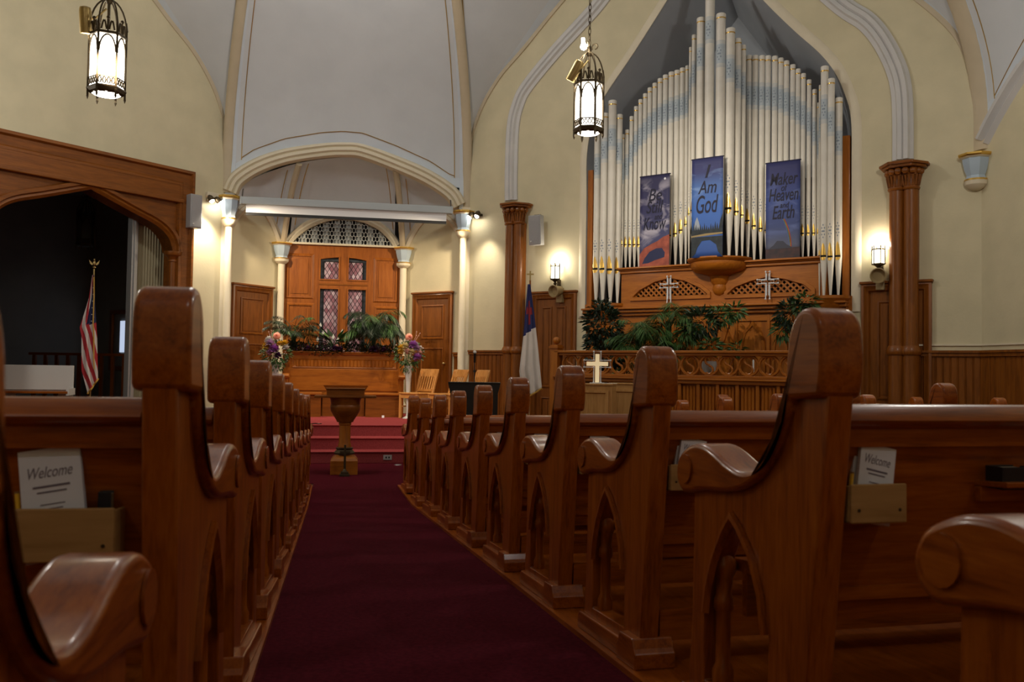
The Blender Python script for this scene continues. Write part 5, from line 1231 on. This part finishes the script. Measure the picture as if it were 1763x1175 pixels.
# ------------------------------------------------------------------ plants and flowers
def frond_mesh(L, elev, bend, n, ll, w, rnd):
    """a rachis that rises at elev and bends over; leaflets hang from both sides"""
    b = MB(); p = Vector((0, 0, 0)); path = [p.copy()]; ang = elev
    for k in range(14):
        p = p + Vector((cos(ang), 0, sin(ang))) * (L / 14); path.append(p.copy()); ang -= bend / 14 * (.4 + 1.2 * k / 14)
    b.tube(path, [.006 * (1 - .8 * k / 14) for k in range(15)], 4)
    for k in range(n):
        t = .16 + .84 * (k + .5) / n; i = min(13, int(t * 14)); p = path[i].lerp(path[i + 1], t * 14 - i); d = (path[i + 1] - path[i]).normalized()
        for s in (-1, 1):
            l = ll * (sin(pi * min(1, .15 + .85 * t)) ** .5) * rnd.uniform(.8, 1.15); out = (Vector((0, s, 0)) * rnd.uniform(.55, .9) + d * .7 + Vector((0, 0, rnd.uniform(-.45, .0)))).normalized()
            q = p + out * l + Vector((0, 0, -.38 * l)); m_ = p.lerp(q, .45) + Vector((0, 0, .07 * l)); sd = out.cross(Vector((0, 0, 1))).normalized() * w
            b.add([p, m_ + sd, q, m_ - sd], [(0, 1, 2, 3)])
    return b
def pot_mesh(b, r, h): b.lathe([(r * .7, 0), (r * .95, h * .9), (r, h * .92), (r, h), (r * .88, h), (r * .86, h * .9)], n=18)
POTM = mat('dark_pot', (.05, .035, .025), .6); POTW = mat('white_pot', (.62, .64, .64), .5)
def palm(label, P, n, L, mats, rnd, trunk=.3, droop=.9, pot=(.13, .22), potm=POTM, az=(0, 2 * pi), ll=.26, low=.6):
    o = thing('potted_palm', label, 'plant', P)
    b = MB(); pot_mesh(b, *pot); b.build('pot', potm, o)
    b = MB(); h = pot[1] * .85
    for k in range(4): b.tube([(.02 * cos(k * 1.6), .02 * sin(k * 1.6), h), (.035 * cos(k * 1.6), .035 * sin(k * 1.6), h + trunk)], .012, 6)
    b.build('stems', LEAF[1], o)
    for k in range(n):
        a = az[0] + (az[1] - az[0]) * (k + rnd.uniform(-.3, .3)) / n; l = L * rnd.uniform(.75, 1.12)
        frond_mesh(l, radians(rnd.uniform(48, 84)), radians(95 * droop * rnd.uniform(.75, 1.25)), 30, ll * rnd.uniform(.85, 1.1), .007, rnd).build('frond', mats[k % len(mats)], o, (0, 0, h + trunk * rnd.uniform(low, 1.0)), a, smooth=0, norm=False)
    return o
def leaf_cloud(b, c, r, n, ll, w, rnd, hang=.4):
    for k in range(n):
        d = Vector((rnd.gauss(0, 1), rnd.gauss(0, 1), rnd.gauss(0, 1))).normalized() * rnd.uniform(.55, 1.0) ** .6
        p = Vector(c) + Vector((d.x * r[0], d.y * r[1], d.z * r[2])); out = (d + Vector((rnd.uniform(-.5, .5), rnd.uniform(-.5, .5), -hang))).normalized(); q = p + out * ll * rnd.uniform(.7, 1.2)
        sd = out.cross(Vector((rnd.uniform(-1, 1), rnd.uniform(-1, 1), 1))).normalized() * w; m_ = p.lerp(q, .45) + Vector((0, 0, ll * .08)); b.add([p, m_ + sd, q, m_ - sd], [(0, 1, 2, 3)])
def bushy(label, P, blobs, mats, rnd, name='potted_plant', pot=(.14, .24), potm=POTM, ll=.10, w=.020, cat='plant'):
    o = thing(name, label, cat, P); b = MB(); pot_mesh(b, *pot); b.build('pot', potm, o)
    b = MB()
    for c, r, n, mi in blobs: b.tube([(0, 0, pot[1] * .8), (c[0] * .5, c[1] * .5, (pot[1] + c[2]) / 2), c], .010, 5)
    b.build('stems', OAK['z'], o)
    b = MB()
    for c, r, n, mi in blobs:
        k = len(b.m); leaf_cloud(b, c, r, n, ll, w, rnd); b.m[k:] = [mi] * (len(b.m) - k)
    b.build('foliage', mats, o, smooth=0, norm=False); return o
rnd = random.Random(3)
def choir(X, Y, y=-.75): x, z = DR.px(X, Y, y); return x, z
x, z = choir(1037, 570, -1.0); p = DR.W(x, -1.0, CFZ); zc = z - CFZ
bushy('dense dark green weeping fig beside the organ at the left end of the choir railing', p, [((0, 0, zc + .05), (.27, .27, .30), 520, 0), ((.05, -.02, zc - .28), (.30, .28, .28), 420, 0), ((-.02, 0, zc + .30), (.16, .16, .14), 120, 0)], LEAF, rnd, 'weeping_fig', ll=.11, w=.022)
x, z = choir(1100, 575, -1.15); palm('bright green palm next to the weeping fig behind the choir railing', DR.W(x, -1.15, CFZ), 34, .60, [LEAF[1], LEAF[2], LEAF[1]], rnd, trunk=max(.2, z - CFZ - .18), droop=1.5, low=.35)
x, z = choir(1155, 560, -.8); palm('tall green palm in front of the left wire cross', DR.W(x, -.88, CFZ), 34, .60, [LEAF[1], LEAF[1], LEAF[2]], rnd, trunk=max(.3, z - CFZ - .14), droop=1.4, low=.35)
x, z = choir(1212, 560, -.8); zc = z - CFZ
bushy('dark spreading plant below the bowl of the organ case', DR.W(x, -.8, CFZ), [((-.05, 0, zc + .02), (.24, .2, .18), 300, 0), ((.22, -.05, zc + .12), (.16, .14, .10), 130, 1), ((.42, -.05, zc + .20), (.12, .10, .07), 70, 1), ((-.22, 0, zc - .10), (.14, .14, .12), 120, 1)], LEAF, rnd, ll=.13, w=.016)
x, z = choir(1224, 598, -1.4); zc = z - CFZ
bushy('low leafy plant just behind the top of the choir railing', DR.W(x, -1.4, CFZ), [((0, 0, zc), (.12, .10, .09), 110, 1), ((.36, .0, zc - .02), (.09, .08, .07), 70, 1)], LEAF, rnd, ll=.10, w=.018, pot=(.09, .12))
x, z = choir(1222, 633, -1.45); wp = thing('white_flower_pot', 'white footed pot seen through a ring of the choir railing', 'pot', DR.W(x, -1.48, CFZ)); zz = max(.25, z - CFZ + .08)
b = MB(); b.lathe([(.10, 0), (.04, .03), (.035, zz - .22), (.07, zz - .18), (.105, zz - .02), (.115, zz), (.10, zz), (.09, zz - .05)], n=20); b.build('bowl', POTW, wp)
x, z = choir(1372, 545, -.7); zc = z - CFZ
bushy('bushy plant at the right end of the organ case on a tall stand', DR.W(x, -.7, CFZ), [((-.06, 0, zc + .02), (.20, .18, .17), 260, 0), ((.10, 0, zc + .16), (.15, .13, .12), 120, 1), ((-.20, 0, zc - .18), (.11, .1, .12), 90, 1), ((.20, 0, zc + .02), (.12, .1, .1), 60, 1)], LEAF, rnd, ll=.13, w=.018, pot=(.13, zc - .28), potm=CASE['z'])
x, z0_ = choir(1297, 641, -1.5); wc = thing('white_candle', 'thin white candle seen through a ring of the choir railing', 'candle', DR.W(x, -1.5, CFZ)); zz = choir(1297, 621, -1.5)[1] - CFZ
b = MB(); b.lathe([(.011, zz - .28), (.011, zz), (.002, zz + .012)], n=8); b.build('wax', WHITE, wc); b = MB(); b.lathe([(.07, 0), (.06, .02), (.015, .04), (.012, zz - .30), (.03, zz - .29), (.03, zz - .27)], n=12); b.build('candlestick', DBRASS, wc)
# by the stained glass window, on the wide shelf of the bench back
SH = bz1 - .0; SY = PBY + .17
def shx(X): return PF.px(X, 600, .17)[0]
palm('feathery palm left of the stained glass window on the bench shelf', (shx(505), SY, SH), 22, .66, [LEAF[0], LEAF[1], LEAF[0]], rnd, trunk=.16, droop=1.15, pot=(.09, .11), ll=.22, low=.1)
palm('dense dark palm right of the stained glass window on the bench shelf', (shx(643), SY + .02, SH), 64, .74, [LEAF[0], LEAF[0], LEAF[1]], rnd, trunk=.36, droop=1.75, pot=(.11, .11), ll=.26, low=.05)
pl_ = thing('peace_lily', 'peace lily with white blooms below the stained glass window', 'plant', (shx(575), SY, SH))
b = MB(); pot_mesh(b, .10, .10); b.build('pot', POTM, pl_)
for k in range(36):
    a = rnd.uniform(0, 2 * pi); l = rnd.uniform(.24, .40); e = rnd.uniform(.35, 1.2); b = MB(); d = Vector((cos(a) * cos(e), sin(a) * cos(e) * .7, sin(e)))
    p0 = Vector((0, 0, .08)); p1 = p0 + d * l * .55; p2 = p1 + (d + Vector((0, 0, -.45))).normalized() * l * .8; sd = d.cross(Vector((0, 0, 1))).normalized() * .055; b.tube([p0, p1], .004, 4)
    b.add([p1, p1.lerp(p2, .4) + sd, p2, p1.lerp(p2, .4) - sd, p1.lerp(p2, .4) + Vector((0, 0, -.012))], [(0, 1, 4), (1, 2, 4), (2, 3, 4), (3, 0, 4)]); b.build('lily_leaf', LEAF[k % 2 + (1 if k % 7 == 0 else 0)], pl_, smooth=0, norm=False)
for k, (dx, dz) in enumerate(((-.19, .28), (-.28, .16), (-.02, .21), (.13, .30), (.06, .16), (-.24, .40))):
    b = MB(); b.tube([(dx * .2, 0, .08), (dx * .8, -.05, dz * .8), (dx, -.08, dz)], .004, 4); q = Vector((dx, -.08, dz)); b.add([q, q + Vector((-.022, -.01, .04)), q + Vector((.008, 0, .10)), q + Vector((.028, -.01, .04))], [(0, 1, 2, 3)], 1); b.build('white_bloom', [LEAF[1], mat('bloom_white', (.72, .73, .68), .6)], pl_, smooth=0, norm=False)
PET = {n: mat('petal_' + n, c, .7) for n, c in dict(white=(.75, .73, .72), yellow=(.72, .48, .06), cream=(.72, .62, .36), purple=(.40, .15, .48), deep=(.07, .015, .085), lilac=(.55, .38, .58), pink=(.78, .30, .22), blush=(.75, .48, .44)).items()}
def blossom(m, o, c, r, n=14, name='blossom'):
    b = MB()
    for k in range(n):
        a = k * 2.399; e = acos_(1 - 1.6 * (k + .5) / n); d = Vector((sin(e) * cos(a), sin(e) * sin(a) - .4, cos(e))).normalized(); sd = d.cross(Vector((.3, .2, 1))).normalized() * r * .42
        b.add([(0, 0, 0), d * r * .6 + sd, d * r, d * r * .6 - sd], [(0, 1, 2, 3)])
    return b.build(name, m, o, c, smooth=0, norm=False)
def acos_(v): return math.acos(max(-1, min(1, v)))
gar = PF.thing('flower_garland', 'dark leafy garland with small purple and white flowers along the bench top', 'garland', (bx0 + bx1) / 2, .0, SH)
b = MB()
for k in range(2400):
    x = rnd.uniform(-W * 1.02, W * .98); p = Vector((x, rnd.uniform(-.07, .10), rnd.uniform(-.03, .12) + .03 * sin(x * 5))); d = Vector((rnd.uniform(-1, 1), rnd.uniform(-1, .2), rnd.uniform(-.6, 1))).normalized(); sd = d.cross(Vector((0, .4, 1))).normalized() * .011
    b.add([p, p + d * .03 + sd, p + d * .065, p + d * .03 - sd], [(0, 1, 2, 3)], 0)
b.build('garland_leaves', LEAF[0], gar, smooth=0, norm=False)
for k in range(86):
    x = rnd.uniform(-W, W * .96); cset = ['white', 'white', 'lilac', 'deep', 'deep']; blossom(PET[cset[k % 5]], gar, (x, rnd.uniform(-.09, -.02), rnd.uniform(0, .11)), rnd.uniform(.014, .028), 7)
for X, cn, r in ((580, 'blush', .045), (577, 'deep', .07), (586, 'deep', .05), (648, 'deep', .09), (640, 'deep', .07), (660, 'deep', .06), (530, 'deep', .05), (653, 'cream', .025)):
    blossom(PET[cn], gar, (PF.px(X, 600, -.05)[0] - (bx0 + bx1) / 2, -.09, .05 if cn != 'blush' else .09), r, 22)
def bouquet(label, P, zc, r, rnd, clusters, name='flower_vase'):
    o = thing(name, label, 'flower vase', P)
    g = mat('vase_glass', (.60, .62, .62), .12, spec=.6, coat=.5); hv = zc - r * .9
    b = MB(); b.lathe([(.085, 0), (.08, .015), (.03, .04), (.022, .10), (.028, hv * .4), (.045, hv * .75), (.07, hv), (.062, hv), (.04, hv * .75), (.024, hv * .4)], n=20); b.build('glass_vase', g, o)
    b = MB(); leaf_cloud(b, (0, 0, zc - .02), (r, r * .8, r * .85), 420, .07, .012, rnd, .2); leaf_cloud(b, (0, 0, zc - r * .9), (r * .55, r * .5, r * .4), 110, .07, .012, rnd, .8); b.build('greenery', LEAF[1], o, smooth=0, norm=False)
    b = MB()
    for k in range(46):
        d = Vector((rnd.gauss(0, 1), rnd.gauss(0, 1) - .5, rnd.gauss(0, 1))).normalized(); q = Vector((0, 0, zc)) + Vector((d.x * r, d.y * r * .8, d.z * r * .9)) * rnd.uniform(.9, 1.12); b.sphere(q, .009, 4)
    b.build('filler_flowers', PET['white'], o, smooth=0, norm=False)
    for cn, dx, dz, rr, nn in clusters: blossom(PET[cn], o, (dx * r, -r * .82 * sqrt(max(.1, 1 - dx * dx * .7)), zc + dz * r), rr * 1.3, nn + 6)
    b = MB()
    for k in range(16):
        a = pi * (k % 8) / 8; 
    b.sphere((clusters[0][1] * r, -.05, zc + r * 1.12), .062, 14, (1, 1, 1.02)); pr = b.build('protea_head', PET['pink'], o, smooth=60)
    b = MB(); b.tube([(0, 0, zc - .1), (clusters[0][1] * r * .7, -.03, zc + r * .7), (clusters[0][1] * r, -.05, zc + r * 1.1)], .008, 5); b.build('protea_stem', LEAF[1], o)
    for k in range(2):
        s = clusters[-1][1]; b = MB(); pts = [(0, 0, zc + r * .3), (s * r * (.6 + .18 * k), .02, zc + r * 1.1), (s * r * (.7 + .35 * k), .03, zc + r * (1.6 - .12 * k))]; b.tube(smooth_path(pts, 4), .0022, 4)
        for q in smooth_path(pts, 4)[5::2]: b.sphere((q[0] + .008, q[1], q[2]), .006, 4)
        b.build('blossom_twig', PET['blush'], o, smooth=0, norm=False)
    return o
q = at(702, 700, 14.45); z = at(702, 608, 14.45).z
bouquet('glass vase of pink, yellow and purple flowers right of the oak bench', (q.x, q.y, STG), z - STG, .235, rnd, [('pink', -.02, 1.1, .03, 8), ('yellow', -.55, .30, .065, 20), ('cream', -.30, .45, .06, 20), ('yellow', -.62, .05, .05, 18), ('purple', .25, .52, .075, 24), ('lilac', .48, .30, .06, 20), ('purple', .55, -.32, .07, 22), ('cream', .15, .05, .055, 18), ('blush', .70, .0, .05, 16), ('white', .42, .55, .05, 16), ('blush', -.15, .1, .05, 14), ('white', .75, .35, .04, 12)])
q = at(473, 700, 14.45); z = at(473, 606, 14.45).z
bouquet('glass vase of pink, yellow and purple flowers left of the oak bench', (q.x, q.y, STG), z - STG, .235, rnd, [('pink', .05, 1.1, .03, 8), ('yellow', -.62, .35, .065, 20), ('yellow', .62, .60, .055, 20), ('yellow', .30, .55, .05, 18), ('purple', -.10, .15, .085, 26), ('lilac', -.38, .55, .075, 22), ('white', -.45, .85, .055, 16), ('white', .72, .30, .055, 16), ('blush', -.2, .4, .05, 16), ('lilac', -.40, -.1, .05, 14), ('deep', .2, -.3, .06, 16), ('white', -.55, .70, .05, 14)])

# ------------------------------------------------------------------ pews
PEW_END = [(.10, .05), (.005, .86), (.12, .86), (.14, .80), (.175, .745), (.22, .70), (.28, .66), (.36, .632), (.45, .625), (.56, .627), (.635, .64), (.625, .60), (.635, .24), (.65, .14), (.65, .05)]
ARCH = [(.24, .115), (.235, .31), (.255, .40), (.30, .485), (.36, .545), (.405, .575), (.45, .53), (.505, .45), (.54, .37), (.555, .30), (.56, .115)]
ARM = [(.004, .848), (-.006, .90), (-.006, .965), (.004, 1.008), (.030, 1.034), (.064, 1.042), (.098, 1.028), (.122, .992), (.131, .945), (.135, .88), (.145, .82), (.168, .77), (.205, .725), (.25, .697), (.30, .682), (.35, .682), (.41, .698), (.47, .722), (.53, .740), (.59, .742), (.64, .730), (.68, .708), (.70, .672), (.695, .638), (.672, .614), (.64, .605), (.55, .618), (.45, .622), (.36, .630), (.28, .655), (.215, .697), (.17, .745), (.135, .80), (.118, .848)]
def ease(path): return smooth_path(path + [path[0]], 3)[:-1]
ARM_S = smooth_path(ARM, 3)
def pew_end(parent, x, s, inward):
    """s: +1/-1 mirror of the whole pew; inward: direction from this end towards the seat"""
    t = inward * s; X = lambda a, b_: (x * s + min(a * t, b_ * t), x * s + max(a * t, b_ * t))
    b = MB(); a, c = X(.018, .080); b.prism(PEW_END, a, c, 'x', holes=[ARCH]); e = b.build('pew_end', OAK['z'], parent, smooth=35, bevel=.004)
    b = MB(); a, c = X(-.004, .098); b.prism(ARM_S, a, c, 'x'); b.build('arm', OAK['y'], e, smooth=35, bevel=.014, seg=3)
    b = MB(); xo = x * s + .018 * t
    b.sweep([(p[0], p[1]) for p in ARCH[1:-1]], [(0, 0), (.0, -.012), (-.012, -.014), (-.022, 0)])
    b.v = [(xo + v[1] * t, v[0], v[2]) for v in b.v]; b.build('arch_bead', OAK['z'], e, smooth=40)
    b = MB(); cy = .528; b.lathe([(.028, .115), (.028, .15), (.020, .17), (.019, .30), (.026, .31), (.026, .335), (.020, .35), (.023, .37), (.024, .39), (.034, .41), (.034, .43), (.02, .46)], (x * s + .057 * t, cy, 0), 12); b.build('colonnette', OAK['z'], e)
    b = MB(); a, c = X(-.0, .114); b.prism([(.20, .022), (.20, .075), (.21, .085), (.66, .085), (.68, .07), (.68, .022)], a, c, 'x'); a, c = X(-.012, .126); b.prism([(.06, .022), (.06, .07), (.075, .085), (.09, .115), (.205, .115), (.215, .085), (.23, .07), (.23, .022)], a, c, 'x'); b.build('plinth', OAK['y'], e, smooth=0, bevel=.005)
    b = MB(); M = Matrix.Translation((x * s - .006 * t, .635, .672)) @ Matrix.Rotation(pi / 2, 4, 'Y'); b.lathe([(.040, -.004 * t), (.040, .001 * t), (.033, .002 * t), (.028, -.001 * t), (.012, .001 * t)], M=M, n=16); b.build('scroll_boss', OAK['y'], e)
    return e
def build_pew(label, loc, rz, s, L, rack_x, rack_w, shelf, group, rack_h=(.585, .668)):
    o = thing('pew', label, 'pew', loc, rz, group)
    pew_end(o, 0, s, 1); pew_end(o, L, s, -1)
    x0, x1 = sorted((.088 * s, (L - .088) * s))
    b = MB(); b.prism([(.075, .80), (.105, .80), (.165, .36), (.135, .36)], x0, x1, 'x'); b.build('backrest', OAK['x'], o, smooth=0)
    b = MB(); b.prism(smooth_path([(.062, .785), (.042, .797), (.044, .809), (.078, .834), (.092, .838), (.116, .836), (.118, .80), (.095, .780)], 2), x0, x1, 'x'); b.box(x0, x1, .068, .112, .745, .785); b.build('top_rail', OAK['x'], o, smooth=40)
    b = MB(); b.prism([(.12, .405), (.12, .435), (.36, .445), (.54, .440), (.56, .425), (.54, .41), (.36, .41)], x0, x1, 'x'); b.build('seat', OAK['x'], o, smooth=40)
    b = MB(); b.box(x0, x1, .46, .485, .30, .41); b.box(x0, x1, .10, .13, .10, .20); b.build('seat_support', OAK['x'], o, smooth=0)
    z0, z1 = rack_h
    xa, xb = sorted((s * (rack_x - rack_w / 2), s * (rack_x + rack_w / 2))); yb = .098
    b = MB(); b.box(xa, xb, .024, .032, z0, z1); b.box(xa, xa + .008, .032, yb, z0, z1 - .004); b.box(xb - .008, xb, .032, yb, z0, z1 - .004); b.box(xa, xb, .032, yb, z0, z0 + .008)
    r_ = b.build('card_rack', RACKW, o, smooth=0, bevel=.003)
    b = MB()
    for xx in (xa + .018, xb - .018): b.lathe([(.0035, -.0012), (.0035, .001)], M=Matrix.Translation((xx, .0235, z0 + .028)) @ Matrix.Rotation(pi / 2, 4, 'X'), n=8)
    b.build('screw_head', DBRASS, r_)
    if shelf:
        xa, xb = sorted((s * (rack_x + .30), s * (rack_x + .62))); b = MB(); b.box(xa, xb, -.0, .10, .655, .668); b.box(xa, xb, .075, .10, .62, .655); b.build('book_shelf', OAK['x'], o, smooth=0, bevel=.003)
    for q in [o] + list(o.children_recursive):
        if q.type == 'MESH':
            for v in q.data.vertices: v.co.z -= .0655 * (v.co.y - .3)
    return o
ORD = ['nearest to the camera', 'second from the camera', 'third from the camera', 'fourth from the camera', 'fifth from the camera', 'sixth from the camera', 'seventh from the camera', 'eighth from the camera', 'ninth from the camera', 'last before the front']
rzR, rzL = radians(3.4), radians(-.4)
rack_pews = []
proto = {}
for s, side, rz, XF in ((1, 'right', rzR, XR), (-1, 'left', rzL, XL)):
    for k in range(10):
        y = .71 + .93 * k if s > 0 else .69 + .932 * k
        # aisle faces measured 5 cm into the aisle from the carpet edge
        x = XF(y)
        lab = 'carved oak pew on the %s of the aisle, %s' % (side, ORD[k]) if k not in (0,) else 'closest oak pew on the %s of the aisle, only its scrolled arm in view' % side
        z = floor_z(y + .3) + .0 - (.0)
        if s not in proto:
            proto[s] = build_pew(lab, (x, y, z), rz, s, 2.72 if s > 0 else 3.0, .155 if s > 0 else .215, .135 if s > 0 else .185, s > 0, 'pews on the %s of the aisle' % side, (.585, .668) if s > 0 else (.545, .640)); o = proto[s]
        else: o = dup(proto[s], (x, y, z), rz, lab)
        if k == 0:
            o.location = (.885, .50, floor_z(.8) - .075) if s > 0 else (-.290, .66, floor_z(.96) - .125)
        rack_pews.append((s, k, o, Vector((x, y, z)), rz))
# right-hand block, beyond the second aisle
far = [(1240, 682, 1.20, 'first far pew end seen over the rails, below the scroll rings'), (1350, 683, 1.07, 'far pew end seen left of the big near pew block'), (1490, 683, .965, 'far pew end just right of the big near pew block'), (1624, 669, 1.12, 'far pew end below the right oak column, on the beadboard side')]
first = None
for X, Y, kk, lab in far:
    d = F2 + R3 * ((X - PCX) / FPX) - U3 * ((Y - PCY) / FPX)
    t = ((CAMZ - (.56 + 1.045))) ; den = -(d.z + .0655 * d.y); t = t / (den if abs(den) > 1e-6 else 1); t = abs((CAMZ - .56 - 1.045) / (-.0655 * d.y - d.z)) * kk
    p = CAM + d * t; z = p.z - 1.045; L = min(2.2, RRX - p.x - .35)
    if first is None: first = build_pew('oak pew, ' + lab, (p.x, p.y, z), radians(-4), 1, L, .4, .135, False, 'pews beyond the second aisle'); o = first
    else: o = dup(first, (p.x, p.y, z), radians(-4), 'oak pew, ' + lab)

# cards, pencils and books in the racks
def pew_local(P, rz, s, x, y, z): return P + Vector((cos(rz) * x * s - sin(rz) * y, sin(rz) * x * s + cos(rz) * y, z))
def cards(label, loc, rz, w, h, lean, n=2, group=None):
    o = thing('card_stack', label, 'cards', loc, rz, None); o.rotation_euler = (radians(-9), radians(lean), rz)
    dz = 0
    for i in range(n):
        b = MB(); y1 = .012 - i * .016; hh = h - .014 * i; b.box(-w / 2 + .004 * i, w / 2 + .004 * i, y1 - .010, y1, 0, hh)
        c = b.build('card_bundle', PAPER, o, smooth=0)
        fy = y1 - .0104; b = MB(); xo = .004 * i
        def line(z, xa, xb, th): b.box(xo + xa, xo + xb, fy - .0002, fy, z - th / 2, z + th / 2)
        for q, (zz, ww, th) in enumerate(((.66, .30, .004), (.61, .24, .003), (.50, .20, .002), (.46, .16, .002), (.42, .20, .002), (.38, .12, .002), (.34, .18, .002))): line(hh * zz, -w * ww, w * ww, th)
        b.build('printed_lines', INK, c, smooth=0)
        text('printed_heading', 'Welcome', INK, c, (xo, fy, hh * .74), w * .72, .020, thick=.0002, shear=.35)
    return o
PENC = mat('pencil_yellow', (.80, .46, .03), .45); PENO = mat('pencil_orange', (.70, .26, .02), .45)
def pencil(label, loc, rz, L, lean, m):
    o = thing('pencil', label, 'pencil', loc, rz); o.rotation_euler = (radians(-6), radians(lean), rz)
    b = MB(); b.lathe([(.0045, 0), (.0045, L)], n=6); b.build('barrel', m, o, smooth=0)
    b = MB(); b.lathe([(.0046, L), (.0046, L + .004)], n=6); b.build('end', mat('pencil_end', (.25, .12, .05), .5), o, smooth=0)
    return o
def book(label, loc, rz, w, d, h, m, rot=(0, 0)):
    o = thing('hymnal', label, 'book', loc, rz); o.rotation_euler = (rot[0], rot[1], rz)
    b = MB(); b.box(-w / 2, w / 2, -d / 2 + .003, d / 2 - .003, .003, h - .004); b.build('pages', PAPER if m is not BOOKM else mat('page_edge', (.35, .30, .22), .8), o, smooth=0)
    b = MB(); b.box(-w / 2, w / 2, -d / 2, -d / 2 + .003, 0, h); b.box(-w / 2, w / 2, d / 2 - .003, d / 2, 0, h); b.box(-w / 2 - .003, -w / 2, -d / 2, d / 2, 0, h); b.build('cover', m, o, smooth=0, bevel=.001)
    return o
BOOKM = mat('book_navy', (.010, .011, .016), .45)
where = {1: 'second', 2: 'third', 3: 'fourth', 4: 'fifth', 5: 'sixth', 6: 'seventh'}
for s, k, o, P, rz in rack_pews:
    if s > 0 and 1 <= k <= 5:
        cards('white printed cards in the rack on the %s pew right of the aisle' % where[k], pew_local(P, rz, s, .150, .062, .600), rz, .088, .182, 13)
    if s > 0 and k == 1:
        pencil('yellow pencil left of the white cards in the right-hand rack', pew_local(P, rz, s, .102, .058, .60), rz, .105, 10, PENC)
        pencil('orange pencil right of the white cards in the right-hand rack', pew_local(P, rz, s, .197, .066, .60), rz, .088, 10, PENO)
    if s > 0 and k in (1, 2):
        w = where[k]
        book('dark hymnal standing in the shelf of the %s right-hand pew' % w, pew_local(P, rz, s, .155 + .345, .045, .668), rz, .07, .05, .05, BOOKM)
        book('thick black hymnal lying on the shelf of the %s right-hand pew' % w, pew_local(P, rz, s, .155 + .49, .045, .668), rz, .14, .085, .045, BOOKM)
    if s < 0 and k == 1:
        cards('thick stack of white printed cards in the rack left of the aisle', pew_local(P, rz, s, .226, .062, .560), rz, .105, .215, -9, 2)
        pencil('yellow pencil beside the white cards in the rack left of the aisle', pew_local(P, rz, s, .285, .060, .56), rz, .12, -8, PENC)
        book('dark blue booklet beside the white cards in the rack left of the aisle', pew_local(P, rz, s, .150, .075, .556), rz, .020, .02, .125, BOOKM)
print('objects', len(bpy.data.objects))
